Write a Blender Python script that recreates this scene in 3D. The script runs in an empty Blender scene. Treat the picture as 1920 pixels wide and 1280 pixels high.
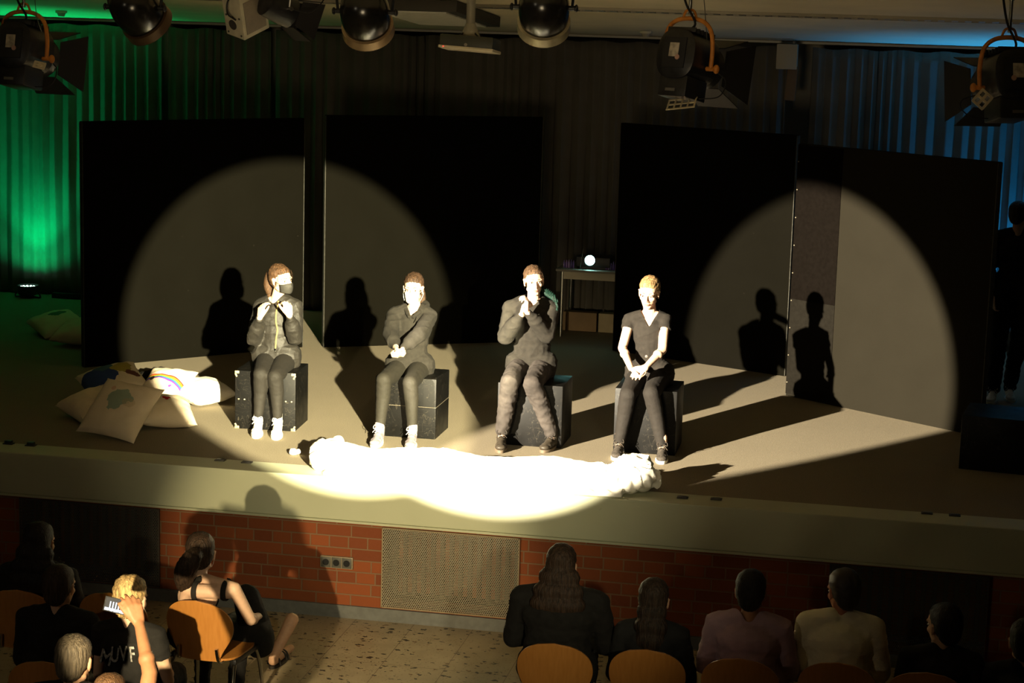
import bpy, bmesh, math, random
from mathutils import Vector as V, Matrix as M, noise
random.seed(7)
SC = bpy.context.scene
COL = SC.collection
PI = math.pi

# ------------------------------------------------------------------ camera
F_PX = 3700.0
CAM = V((2.6, -13.3, 4.31))
rho = math.atan(.028); psi = math.radians(11.1); th = math.atan(650/3700.)
R0 = V((math.cos(psi), math.sin(psi), 0))
FW = V((-math.sin(psi)*math.cos(th), math.cos(psi)*math.cos(th), -math.sin(th)))
U0 = R0.cross(FW)
RT = R0*math.cos(rho) + U0*math.sin(rho)
UP = -R0*math.sin(rho) + U0*math.cos(rho)
cd = bpy.data.cameras.new('camera')
cd.sensor_width = 36.0
cd.lens = F_PX/1920*36.0
cd.clip_end = 200
cam = bpy.data.objects.new('camera', cd)
COL.objects.link(cam)
m = M((RT, UP, -FW)).transposed().to_4x4()
m.translation = CAM
cam.matrix_world = m
SC.camera = cam

# ------------------------------------------------------------------ world, exposure, lights
w = bpy.data.worlds.new('world'); SC.world = w; w.use_nodes = True
w.node_tree.nodes['Background'].inputs[0].default_value = (.02, .017, .012, 1)
w.node_tree.nodes['Background'].inputs[1].default_value = .05
SC.view_settings.view_transform = 'Standard'
SC.view_settings.look = 'None'
SC.view_settings.exposure = 0
SC.view_settings.gamma = 1

def spot(name, loc, target, watts, color, half_deg, blend=.04, radius=.05):
    l = bpy.data.lights.new(name, 'SPOT')
    l.energy = watts; l.color = color; l.spot_size = math.radians(2*half_deg)
    l.spot_blend = blend; l.shadow_soft_size = radius
    o = bpy.data.objects.new(name, l); COL.objects.link(o)
    o.location = loc
    o.rotation_euler = (V(target)-V(loc)).to_track_quat('-Z', 'Y').to_euler()
    return o

# the two follow spots at the back of the hall
spot('follow_spot', (4.9, -13, 4.6), (-1.31, .5, 1.89), 105000, (1, .89, .56), 4.74, .03, .07)
spot('follow_spot', (-6.7, -13, 4.7), (.35, .5, 1.85), 112000, (1, .87, .64), 4.78, .05, .07)
# stray light round the beams, an unseen low light behind the audience and an added ceiling fill
spot('stray_light', (4.7, -13, 4.6), (-.62, -.5, .95), 2100, (1, .88, .55), 8.5, 1, .12)
spot('stray_light', (-6.5, -13, 4.7), (.0, -.5, .9), 200, (1, .85, .6), 20, 1, .12)
spot('unseen_low_light', (-.74, -6.5, 1.62), (-.93, -2.6, .80), 1050, (1, .80, .45), 14, .6, .02)  # unseen low source, placed from the head shadows on the stage front
spot('ceiling_fill_light', (.4, -9.2, 2.1), (-.4, 3, 4.45), 480, (1, .78, .46), 26, 1, .9)  # added upward fill for ceiling and curtain, no lamp is known there
# floor LED washes
spot('green_wash_light', (-6.44, 6.04, 1.14), (-6.44, 6.16, 3.0), 230, (.0, 1, .30), 36, 1, .04)
spot('green_wash_light', (-6.44, 6.04, 1.14), (-6.44, 6.16, 3.0), 42, (.0, 1, .30), 72, 1, .04)
spot('blue_wash_light', (3.84, 6.04, 1.14), (3.80, 6.16, 3.0), 330, (.02, .36, 1), 42, 1, .04)
spot('blue_wash_light', (3.84, 6.04, 1.14), (3.84, 6.16, 3.0), 50, (.02, .36, 1), 75, 1, .04)

# ------------------------------------------------------------------ helpers
def px_y(u, v, y):
    d = FW + RT*((u-960)/F_PX) - UP*((v-640)/F_PX)
    return CAM + d*((y-CAM.y)/d.y)
def px_z(u, v, z):
    d = FW + RT*((u-960)/F_PX) - UP*((v-640)/F_PX)
    return CAM + d*((z-CAM.z)/d.z)

MATS = {}
def mat(name, col, rough=.8, var=0.0, scale=30, bump=0.0, bscale=200, metal=0, spec=.3, emit=None, es=1, col2=None, sheen=0, stretch=(1,1,1)):
    if name in MATS: return MATS[name]
    mt = bpy.data.materials.new(name); mt.use_nodes = True
    nt = mt.node_tree; b = nt.nodes['Principled BSDF']
    b.inputs['Base Color'].default_value = (*col, 1)
    b.inputs['Roughness'].default_value = rough
    b.inputs['Metallic'].default_value = metal
    b.inputs['Specular IOR Level'].default_value = spec
    if sheen: b.inputs['Sheen Weight'].default_value = sheen
    tc = nt.nodes.new('ShaderNodeTexCoord')
    mp = nt.nodes.new('ShaderNodeMapping'); mp.inputs['Scale'].default_value = stretch
    nt.links.new(tc.outputs['Object'], mp.inputs['Vector'])
    if var or col2:
        n = nt.nodes.new('ShaderNodeTexNoise'); n.inputs['Scale'].default_value = scale; n.inputs['Detail'].default_value = 4
        nt.links.new(mp.outputs[0], n.inputs['Vector'])
        r = nt.nodes.new('ShaderNodeValToRGB')
        c2 = col2 or tuple(min(1, c*(1+var)) for c in col)
        c1 = col if col2 else tuple(c*(1-var) for c in col)
        r.color_ramp.elements[0].position = .35; r.color_ramp.elements[0].color = (*c1, 1)
        r.color_ramp.elements[1].position = .65; r.color_ramp.elements[1].color = (*c2, 1)
        nt.links.new(n.outputs['Fac'], r.inputs[0]); nt.links.new(r.outputs[0], b.inputs['Base Color'])
    if bump:
        n = nt.nodes.new('ShaderNodeTexNoise'); n.inputs['Scale'].default_value = bscale; n.inputs['Detail'].default_value = 3
        nt.links.new(mp.outputs[0], n.inputs['Vector'])
        bp = nt.nodes.new('ShaderNodeBump'); bp.inputs['Strength'].default_value = bump; bp.inputs['Distance'].default_value = .01
        nt.links.new(n.outputs['Fac'], bp.inputs['Height']); nt.links.new(bp.outputs[0], b.inputs['Normal'])
    if emit:
        b.inputs['Emission Color'].default_value = (*emit, 1); b.inputs['Emission Strength'].default_value = es
    MATS[name] = mt
    return mt

class NB:
    """short hand for node trees"""
    def __init__(s, name, rough=.7, spec=.3):
        s.m = bpy.data.materials.new(name); s.m.use_nodes = True; s.t = s.m.node_tree
        s.b = s.t.nodes['Principled BSDF']; s.b.inputs['Roughness'].default_value = rough
        s.b.inputs['Specular IOR Level'].default_value = spec
        s.co = s.n('ShaderNodeTexCoord').outputs['Object']; MATS[name] = s.m
    def n(s, k): return s.t.nodes.new(k)
    def l(s, a, b): s.t.links.new(a, b)
    def math(s, op, a, b=None, c=None):
        n = s.n('ShaderNodeMath'); n.operation = op
        for i, x in enumerate((a, b, c)):
            if x is None: continue
            if isinstance(x, (int, float)): n.inputs[i].default_value = x
            else: s.l(x, n.inputs[i])
        return n.outputs[0]
    def mix(s, f, a, b):
        n = s.n('ShaderNodeMix'); n.data_type = 'RGBA'
        for i, x in ((0, f), (6, a), (7, b)):
            if isinstance(x, tuple): n.inputs[i].default_value = (*x, 1)
            elif isinstance(x, (int, float)): n.inputs[i].default_value = x
            else: s.l(x, n.inputs[i])
        return n.outputs[2]
    def noise(s, scale, detail=3, vec=None):
        n = s.n('ShaderNodeTexNoise'); n.inputs['Scale'].default_value = scale; n.inputs['Detail'].default_value = detail
        s.l(vec or s.co, n.inputs['Vector']); return n.outputs['Fac']
    def sep(s, vec=None):
        n = s.n('ShaderNodeSeparateXYZ'); s.l(vec or s.co, n.inputs[0]); return n.outputs
    def bump(s, h, st=.3, d=.01):
        n = s.n('ShaderNodeBump'); n.inputs['Strength'].default_value = st; n.inputs['Distance'].default_value = d
        s.l(h, n.inputs['Height']); s.l(n.outputs[0], s.b.inputs['Normal'])
    def base(s, c): s.l(c, s.b.inputs['Base Color'])

def ring_axes(d):
    d = d.normalized()
    a = V((0, 0, 1)) if abs(d.z) < .9 else V((1, 0, 0))
    x = d.cross(a).normalized(); y = d.cross(x).normalized()
    return x, y
def add_loft(bm, rings, closed=True, loop=False):
    rv = [[bm.verts.new(p) for p in r] for r in rings]
    n = len(rv[0])
    for i in range(len(rv)-1 + (1 if loop else 0)):
        a, b = rv[i], rv[(i+1) % len(rv)]
        for k in range(n):
            try: bm.faces.new((a[k], a[(k+1) % n], b[(k+1) % n], b[k]))
            except ValueError: pass
    if closed and not loop:
        bm.faces.new(rv[0][::-1]); bm.faces.new(rv[-1])
def add_capsule(bm, p0, p1, r0, r1, n=14, flat=None):
    p0, p1 = V(p0), V(p1); d = p1-p0; L = max(d.length, 1e-5); d = d/L if L > 1e-4 else V((0, 0, 1))
    x, y = ring_axes(d)
    prof = []
    for k in range(1, 5):
        a = -PI/2 + k*PI/8
        prof.append((0 + r0*math.sin(a), r0*math.cos(a)))
    for k in range(0, 4):
        a = k*PI/8
        prof.append((L + r1*math.sin(a), r1*math.cos(a)))
    rings = []
    for t, r in prof:
        rings.append([p0 + d*t + (x*math.cos(q) + y*math.sin(q))*r for q in [2*PI*j/n for j in range(n)]])
    if flat:
        fd, ff = V(flat[0]).normalized(), flat[1]
        mid = p0
        rings = [[p - fd*((p-(p0+d*max(0, min(L, (p-p0).dot(d))))).dot(fd))*(1-ff) for p in r] for r in rings]
    add_loft(bm, rings)
def add_ell(bm, c, r, rot=None, n=18):
    mt = M.Translation(V(c)) @ (rot.to_4x4() if rot else M.Identity(4)) @ M.Diagonal((r[0], r[1], r[2], 1))
    bmesh.ops.create_uvsphere(bm, u_segments=n, v_segments=n//2+2, radius=1, matrix=mt)
def add_box(bm, c, s, rot=None, bev=0):
    mt = M.Translation(V(c)) @ (rot.to_4x4() if rot else M.Identity(4)) @ M.Diagonal((s[0], s[1], s[2], 1))
    r = bmesh.ops.create_cube(bm, size=1, matrix=mt)
    if bev:
        es = list({e for v in r['verts'] for e in v.link_edges})
        bmesh.ops.bevel(bm, geom=es, offset=bev, segments=2, affect='EDGES', profile=.6)
def add_cyl(bm, p0, p1, r0, r1=None, n=20):
    p0, p1 = V(p0), V(p1); r1 = r0 if r1 is None else r1
    x, y = ring_axes(p1-p0)
    add_loft(bm, [[p + (x*math.cos(2*PI*j/n) + y*math.sin(2*PI*j/n))*r for j in range(n)] for p, r in ((p0, r0), (p1, r1))])
def add_lathe(bm, prof, mt, n=28):
    rings = [[mt @ V((r*math.cos(2*PI*j/n), r*math.sin(2*PI*j/n), z)) for j in range(n)] for r, z in prof]
    add_loft(bm, rings)
def smooth_path(pts, k=6):
    pts = [V(p) for p in pts]
    if len(pts) < 3: return pts
    out = []
    P = [pts[0]*2-pts[1]] + pts + [pts[-1]*2-pts[-2]]
    for i in range(1, len(P)-2):
        for j in range(k):
            t = j/k
            out.append(.5*((2*P[i]) + (P[i+1]-P[i-1])*t + (2*P[i-1]-5*P[i]+4*P[i+1]-P[i+2])*t*t + (3*P[i]-P[i-1]-3*P[i+1]+P[i+2])*t*t*t))
    out.append(pts[-1]); return out
def add_tube(bm, pts, r, n=8, k=6, flat=1.0):
    pts = smooth_path(pts, k)
    x, y = ring_axes(pts[1]-pts[0]); rings = []
    for i, p in enumerate(pts):
        d = (pts[min(i+1, len(pts)-1)]-pts[max(i-1, 0)]).normalized()
        x = (x - d*x.dot(d)).normalized(); y = d.cross(x)
        rr = r if not callable(r) else r(i/(len(pts)-1))
        rings.append([p + (x*math.cos(2*PI*j/n)*flat + y*math.sin(2*PI*j/n))*rr for j in range(n)])
    add_loft(bm, rings)

def NBM(): return bmesh.new()
def tag(o, label=None, cat=None, group=None, kind=None):
    if label: o['label'] = label
    if cat: o['category'] = cat
    if group: o['group'] = group
    if kind: o['kind'] = kind
    return o
def thing(name, label, cat, loc=(0, 0, 0), group=None, rotz=0):
    o = bpy.data.objects.new(name, None); COL.objects.link(o)
    o.empty_display_size = .1
    o.location = loc; o.rotation_euler = (0, 0, rotz)
    return tag(o, label, cat, group)
def wmat(o):
    m = o.matrix_basis.copy()
    while o.parent: o = o.parent; m = o.matrix_basis @ m
    return m
def obj(name, bm, mt, parent=None, smooth=True, local=False):
    """bm is in world space unless local; linked as ONE mesh object"""
    bmesh.ops.recalc_face_normals(bm, faces=bm.faces[:]) if not isinstance(bm, bpy.types.Mesh) else None
    if isinstance(bm, bpy.types.Mesh): me = bm
    else:
        me = bpy.data.meshes.new(name); bm.to_mesh(me); bm.free()
    me.materials.clear()
    for x in (mt if isinstance(mt, (list, tuple)) else [mt]): me.materials.append(x)
    if smooth:
        me.polygons.foreach_set('use_smooth', [True]*len(me.polygons))
        try: me.set_sharp_from_angle(angle=math.radians(38))
        except Exception: pass
    o = bpy.data.objects.new(name, me); COL.objects.link(o)
    if parent:
        o.parent = parent
        if not local: me.transform(wmat(parent).inverted())
    return o
def base_obj(name, bm, mt, loc, smooth=True):
    """top-level single mesh whose origin sits at its base"""
    o = obj(name, bm, mt, None, smooth)
    o.data.transform(M.Translation(-V(loc))); o.location = loc
    return o
def struct(name, bm, mt, smooth=False):
    o = obj(name, bm, mt, None, smooth); o['kind'] = 'structure'; return o
def solid(bm, voxel=.006, smooth=4, disp=None):
    """union of overlapping closed shapes -> one continuous skin (a mesh datablock)"""
    bmesh.ops.recalc_face_normals(bm, faces=bm.faces[:])
    me = bpy.data.meshes.new('tmp'); bm.to_mesh(me); bm.free()
    o = bpy.data.objects.new('tmp', me); COL.objects.link(o)
    r = o.modifiers.new('r', 'REMESH'); r.mode = 'VOXEL'; r.voxel_size = voxel
    if smooth:
        s = o.modifiers.new('s', 'SMOOTH'); s.factor = .5; s.iterations = smooth
    dg = bpy.context.evaluated_depsgraph_get()
    out = bpy.data.meshes.new_from_object(o.evaluated_get(dg), depsgraph=dg)
    bpy.data.objects.remove(o); bpy.data.meshes.remove(me)
    if disp:
        nr = [v.normal.copy() for v in out.vertices]
        for v, nn in zip(out.vertices, nr): v.co += nn*disp(v.co)
    return out
def smooth_rim(b2, its=8):
    rim = [v for v in b2.verts if any(e.is_boundary for e in v.link_edges)]
    for _ in range(its):
        new = {}
        for v in rim:
            nb = [e.other_vert(v).co for e in v.link_edges if e.is_boundary]
            if len(nb) == 2: new[v] = v.co*.4 + (nb[0]+nb[1])*.3
        for v, c_ in new.items(): v.co = c_
def copy_tree(o, parent=None):
    c = o.copy(); COL.objects.link(c); c.parent = parent
    for ch in list(o.children): copy_tree(ch, c)
    return c

# ------------------------------------------------------------------ materials
SKIN = mat('skin', (.62, .40, .28), .55, .06, 40, .1, 300, spec=.35)
SKIN_D = mat('skin_tanned', (.50, .29, .18), .55, .06, 40, .1, 300)
LIP = mat('lips', (.42, .16, .13), .45)
EYEW = mat('eye_white', (.7, .68, .64), .25)
IRIS = mat('eye_iris', (.04, .025, .015), .2)
BROW = mat('eyebrow_hair', (.10, .06, .035), .8)
BLK = mat('black_cloth', (.030, .026, .021), .9, .15, 60, .35, 500, spec=.15)
def hairmat(n, c, v=.5, gloss=.6):
    return mat(n, c, gloss, v, 55, .8, 90, spec=.25, stretch=(1.6, 1.6, .14))
HAIR_BR = hairmat('brown_hair', (.060, .030, .013)); HAIR_DK = hairmat('dark_brown_hair', (.030, .017, .010))
HAIR_BL = hairmat('dark_blonde_hair', (.24, .145, .062)); HAIR_BLACK = hairmat('black_hair', (.012, .009, .007), .3)
HAIR_FAIR = hairmat('fair_hair', (.50, .34, .15)); HAIR_GREEN = hairmat('green_dyed_hair', (.003, .020, .013))
HAIR_GREY = hairmat('greying_hair', (.075, .06, .042))
STEEL = mat('steel', (.55, .54, .5), .25, metal=1)
CHROME = mat('chrome', (.7, .7, .68), .12, metal=1)
BLACK_METAL = mat('black_painted_metal', (.012, .012, .013), .38, .3, 30, .05, 80, spec=.5)
ORANGE = mat('orange_painted_metal', (.52, .19, .03), .45, .15, 25)
CREAM_METAL = mat('cream_painted_metal', (.50, .46, .33), .55, .08, 20)
CABLE = mat('black_cable', (.010, .009, .008), .6)

# carpet
b = NB('grey_carpet', .95, .1)
f1 = b.noise(170, 3); f2 = b.noise(1.6, 4)
c = b.mix(f1, (.06, .05, .032), (.44, .375, .265))
c = b.mix(b.math('MULTIPLY', f2, .35), c, (.14, .115, .085)); b.base(c); b.bump(f1, .5, .004)
# concrete fascia
b = NB('painted_concrete', .6, .3)
f2 = b.noise(2.0, 5); f3 = b.noise(60, 4)
c = b.mix(f2, (.39, .40, .27), (.48, .49, .35)); st = b.math('GREATER_THAN', b.noise(9, 6), .71)
c = b.mix(b.math('MULTIPLY', st, .25), c, (.28, .25, .19)); b.base(c); b.bump(f3, .12, .003)
# brick
b = NB('red_brick_wall', .85, .2)
mp = b.n('ShaderNodeMapping'); mp.inputs['Rotation'].default_value = (PI/2, 0, 0); b.l(b.co, mp.inputs[0])
sx = b.sep(); cb = b.n('ShaderNodeCombineXYZ'); b.l(sx[0], cb.inputs[0]); b.l(sx[2], cb.inputs[1])
br = b.n('ShaderNodeTexBrick'); b.l(cb.outputs[0], br.inputs['Vector'])
br.inputs['Scale'].default_value = 1; br.inputs['Brick Width'].default_value = .25; br.inputs['Row Height'].default_value = .083
br.inputs['Mortar Size'].default_value = .006; br.inputs['Mortar Smooth'].default_value = .3
br.inputs['Color1'].default_value = (.25, .066, .018, 1); br.inputs['Color2'].default_value = (.14, .036, .012, 1)
br.inputs['Mortar'].default_value = (.20, .13, .07, 1); br.offset = .42; br.squash = .55; br.squash_frequency = 3; br.inputs['Bias'].default_value = -.1
f = b.noise(40, 5); c = b.mix(b.math('MULTIPLY', f, .5), br.outputs['Color'], (.20, .06, .03)); b.base(c)
b.bump(b.math('SUBTRACT', b.math('MULTIPLY', f, .3), br.outputs['Fac']), .6, .008)
# terrazzo
b = NB('terrazzo_floor', .45, .4)
vn = b.n('ShaderNodeTexVoronoi'); vn.inputs['Scale'].default_value = 21; mpp = b.n('ShaderNodeMapping'); mpp.inputs['Scale'].default_value = (.75, 1.25, 1)
wn = b.n('ShaderNodeTexNoise'); wn.inputs['Scale'].default_value = 30; b.l(b.co, wn.inputs['Vector'])
mxv = b.n('ShaderNodeMix'); mxv.data_type = 'VECTOR'; mxv.inputs[0].default_value = .06; b.l(b.co, mxv.inputs[4]); b.l(wn.outputs['Color'], mxv.inputs[5])
b.l(mxv.outputs[1], mpp.inputs[0]); b.l(mpp.outputs[0], vn.inputs['Vector'])
sc = b.n('ShaderNodeSeparateColor'); b.l(vn.outputs['Color'], sc.inputs[0])
sizer = b.math('MULTIPLY_ADD', sc.outputs[0], .30, .08)
chip = b.math('MULTIPLY', b.math('LESS_THAN', vn.outputs['Distance'], sizer), b.math('GREATER_THAN', sc.outputs[1], .25))
base = b.mix(b.noise(7, 5), (.25, .195, .12), (.38, .305, .20))
chc = b.mix(b.math('GREATER_THAN', sc.outputs[2], .45), (.12, .06, .022), (.022, .016, .011))
c = b.mix(chip, base, chc)
vn2 = b.n('ShaderNodeTexVoronoi'); vn2.inputs['Scale'].default_value = 55; b.l(b.co, vn2.inputs['Vector'])
sc2 = b.n('ShaderNodeSeparateColor'); b.l(vn2.outputs['Color'], sc2.inputs[0])
chip2 = b.math('MULTIPLY', b.math('LESS_THAN', vn2.outputs['Distance'], .3), b.math('GREATER_THAN', sc2.outputs[1], .6))
c = b.mix(b.math('MULTIPLY', chip2, .5), c, (.12, .08, .04))
s = b.sep(); fx = b.math('ABSOLUTE', b.math('SUBTRACT', b.math('FRACT', b.math('DIVIDE', b.math('ADD', s[0], 20.04), .415)), .5))
fy = b.math('ABSOLUTE', b.math('SUBTRACT', b.math('FRACT', b.math('DIVIDE', b.math('ADD', s[1], 20.6), 2.4)), .5))
ln = b.math('MAXIMUM', b.math('GREATER_THAN', fx, .494), b.math('GREATER_THAN', fy, .499))
c = b.mix(b.math('MULTIPLY', ln, .8), c, (.12, .08, .05)); b.base(c)
# ceiling
mat('ceiling_paint', (.78, .68, .46), .8, .05, 2, .1, 60)
mat('grey_skirting', (.13, .13, .12), .6, .1, 20)
mat('slat_metal', (.30, .27, .21), .45, metal=.6)
# flats: coarse black felt with worn lint
b = NB('black_felt', .95, 0)
f1 = b.noise(300, 2); f2 = b.noise(3, 5); f3 = b.noise(45, 2)
c = b.mix(f2, (.0030, .0027, .0018), (.0045, .0041, .0029)); c = b.mix(b.math('MULTIPLY', f1, .5), c, (.005, .0045, .0034))
c = b.mix(b.math('MULTIPLY', b.math('GREATER_THAN', f3, .76), .6), c, (.014, .012, .009)); b.base(c); b.bump(f1, .4, .003)
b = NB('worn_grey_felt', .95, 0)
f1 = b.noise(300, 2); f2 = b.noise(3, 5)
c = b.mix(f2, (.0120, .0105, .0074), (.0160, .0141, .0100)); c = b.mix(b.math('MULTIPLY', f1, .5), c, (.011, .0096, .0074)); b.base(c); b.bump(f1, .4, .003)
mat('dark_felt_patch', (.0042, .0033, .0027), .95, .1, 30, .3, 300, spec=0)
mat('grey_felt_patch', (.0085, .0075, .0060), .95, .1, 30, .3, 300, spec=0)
mat('flat_edge', (.035, .033, .026), .8, .3, 30)
# curtain
b = NB('stage_curtain_cloth', .8, .25)
s = b.sep(); f = b.noise(500, 2); f2 = b.noise(5, 4)
c = b.mix(f2, (.085, .075, .062), (.13, .118, .10)); b.base(c); b.bump(f, .25, .003)
CURT = MATS['stage_curtain_cloth']
# black crates: scratched black lacquer
b = NB('scratched_black_lacquer', .45, .2)
def scratch(sc_vec, rotv, nscale, wid):
    mp = b.n('ShaderNodeMapping'); mp.inputs['Scale'].default_value = sc_vec; mp.inputs['Rotation'].default_value = rotv; b.l(b.co, mp.inputs[0])
    return b.math('LESS_THAN', b.math('ABSOLUTE', b.math('SUBTRACT', b.noise(nscale, 2, mp.outputs[0]), .5)), wid)
m1 = b.math('MULTIPLY', scratch((3, 3, 1), (.4, .9, .3), 6, .006), b.math('GREATER_THAN', b.noise(7, 3), .52))
m2 = b.math('MULTIPLY', scratch((1, 2, 4), (.9, -.7, .5), 9, .005), b.math('GREATER_THAN', b.noise(5, 4), .50))
sm = b.math('MULTIPLY', b.math('GREATER_THAN', b.noise(34, 6), .62), .25)
c = b.mix(sm, (.0022, .0020, .0017), (.016, .0135, .010)); c = b.mix(b.math('MULTIPLY', b.math('MAXIMUM', m1, m2), .6), c, (.035, .03, .022))
c = b.mix(b.math('GREATER_THAN', b.noise(60, 3), .78), c, (.10, .085, .06)); b.base(c)
b.l(b.math('MULTIPLY_ADD', b.noise(8, 5), .3, .32), b.b.inputs['Roughness'])
# beech
b = NB('beech_plywood', .35, .45)
mp = b.n('ShaderNodeMapping'); mp.inputs['Scale'].default_value = (14, 14, 1.1); b.l(b.co, mp.inputs[0])
g = b.noise(5, 5, mp.outputs[0]); c = b.mix(g, (.33, .125, .022), (.47, .205, .048)); b.base(c); b.bump(g, .05, .002)
# pillow fabric
PIL = mat('natural_cotton', (.80, .66, .47), .85, .06, 9, .35, 120, spec=.15)
SHEET = mat('white_sheet_cloth', (.80, .77, .68), .8, .03, 8, .2, 200, spec=.2)

# ------------------------------------------------------------------ the room
YE = -.55       # front face of the stage
bm = NBM(); add_box(bm, (-1, -9.5, -.05), (22, 17.9, .1)); struct('floor', bm, MATS['terrazzo_floor'])
bm = NBM(); add_box(bm, (-1, 3.36, .94), (22, 7.28, .12)); struct('floor_stage', bm, MATS['grey_carpet'])
bm = NBM(); add_box(bm, (-1, YE+.14, .852), (22, .28, .30), bev=.008); add_box(bm, (-1, YE+.125, .694), (22, .27, .016)); struct('trim_1', bm, MATS['painted_concrete'])
# brick wall with openings for the ventilation grilles
GR = [(-.77, .19), (-3.45, -2.40), (2.28, 3.30)]
bm = NBM()
xs = [-12, GR[1][0], GR[1][1], GR[0][0], GR[0][1], GR[2][0], GR[2][1], 10]
for i in range(0, 8, 2):
    add_box(bm, ((xs[i]+xs[i+1])/2, YE+.12, .39), (xs[i+1]-xs[i], .2, .60))
for a, c_ in GR:
    add_box(bm, ((a+c_)/2, YE+.12, .10), (c_-a, .2, .02)); add_box(bm, ((a+c_)/2, YE+.12, .679), (c_-a, .2, .022))
    add_box(bm, ((a+c_)/2, YE+.45, .39), (c_-a+.2, .02, .6))
struct('wall_front', bm, MATS['red_brick_wall'])
bm = NBM(); add_box(bm, (-1, YE+.095, .045), (22, .19, .09)); struct('baseboard_front', bm, MATS['grey_skirting'])
# ceiling slopes down towards the back of the stage
def ceil_z(y): return 3.93 + .08*(6.5-y)
bm = NBM()
add_loft(bm, [[V((x, y, ceil_z(y))), V((x, y, ceil_z(y)+.1)), V((x, y2, ceil_z(y2)+.1)), V((x, y2, ceil_z(y2)))] for x, y, y2 in ((-12, 7.2, -18.4), (10, 7.2, -18.4))])
struct('ceiling', bm, MATS['ceiling_paint'])
bm = NBM(); add_box(bm, (-1, 7.1, 2.2), (22, .2, 4.4)); struct('wall_back', bm, mat('wall_paint', (.30, .28, .24), .85, .05, 3))
bm = NBM(); add_box(bm, (-12.1, -5.6, 2.8), (.2, 25.6, 6.2)); struct('wall_left', bm, MATS['wall_paint'])
bm = NBM(); add_box(bm, (10.1, -5.6, 2.8), (.2, 25.6, 6.2)); struct('wall_right', bm, MATS['wall_paint'])
# curtain rail and slotted air strip on the ceiling
bm = NBM(); add_box(bm, (-1, 6.42, ceil_z(6.42)-.012), (22, .03, .022)); struct('trim_2', bm, mat('rail_paint', (.5, .48, .42), .4))
# dark slot with light slats, runs parallel to the stage edge
t = thing('ceiling_air_vent', 'long slotted metal air strip set in the pale ceiling above the stage', 'vent', (0, 2.9, ceil_z(2.9)))
rx = M.Rotation(-math.atan(.08), 3, 'X')
bm = NBM(); add_box(bm, (-1, 2.9, ceil_z(2.9)-.006), (21.8, .17, .01), rx); obj('backing', bm, mat('vent_dark', (.008, .007, .006), .8), t)
bm = NBM()
for y_ in (2.9-.088, 2.9+.088): add_box(bm, (-1, y_, ceil_z(y_)-.012), (21.8, .012, .022), rx)
obj('vent_frame', bm, MATS['slat_metal'], t)
bm = NBM()
x = -8.0
while x < 6:
    add_box(bm, (x, 2.9, ceil_z(2.9)-.018), (.05, .16, .006), rx); x += .105
o = obj('slats', bm, MATS['slat_metal'], t); o['kind'] = 'stuff'
# raised square ceiling panel (air diffuser) left of the projector pole
t = thing('ceiling_diffuser', 'white louvred ceiling panel with dark frame just left of the projector pole', 'vent', (-1.41, 3.3, ceil_z(3.3)))
bm = NBM(); add_box(bm, (-1.38, 3.32, ceil_z(3.32)-.05), (.72, 1.75, .09), rx, .004); obj('housing', bm, mat('dark_housing', (.05, .045, .035), .6), t)
bm = NBM()
for k in range(15): add_box(bm, (-1.42, 2.55+k*.105, ceil_z(2.55+k*.105)-.100), (.60, .088, .012), rx)
obj('louvre', bm, mat('diffuser_white', (.75, .72, .6), .5), t)

# ------------------------------------------------------------------ curtains
def curtain(x0, x1, y, label, seed, top=None, bottom=1.012):
    rnd = random.Random(seed); bm = NBM(); n = int((x1-x0)/.012); cols = []
    ph = rnd.random()*6; nz = 26
    for i in range(n+1):
        x = x0 + (x1-x0)*i/n; ph += .012*2*PI/(.130+.10*noise.noise(V((x*1.9, seed, 0))))
        tp = (top or ceil_z(y)-.06) - .018*(1-math.cos(2*PI*(x-x0)/.42))/2
        col = []
        for k in range(nz+1):
            f = k/nz; z = bottom + (tp-bottom)*f
            amp = .030 + .030*noise.noise(V((x*1.7, seed, z*.3))); amp *= (1-.45*f)
            yy = y + amp*math.sin(ph + .5*noise.noise(V((x*.7, z*.7, seed)))) + .025*noise.noise(V((x*2, z*.8, seed+5)))
            col.append(bm.verts.new((x + .35*amp*math.sin(2*ph), yy, z)))
        cols.append(col)
    for i in range(n):
        for k in range(nz): bm.faces.new((cols[i][k], cols[i+1][k], cols[i+1][k+1], cols[i][k+1]))
    o = base_obj('stage_curtain', bm, CURT, ((x0+x1)/2, y, bottom))
    sm = o.modifiers.new('thick', 'SOLIDIFY'); sm.thickness = .004
    tag(o, label, 'curtain')
curtain(-9.5, -5.02, 6.30, 'pleated grey stage curtain washed green at the far left', 1)
curtain(-4.98, -3.86, 6.33, 'dim pleated stage curtain just right of the green lit one, ending at a dark seam', 2)
curtain(-3.80, 1.42, 6.30, 'wide dark middle stage curtain above the black flats and behind the hanging projector', 3)
curtain(1.66, 8.0, 6.30, 'pleated stage curtain washed blue at the far right', 4)

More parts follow.
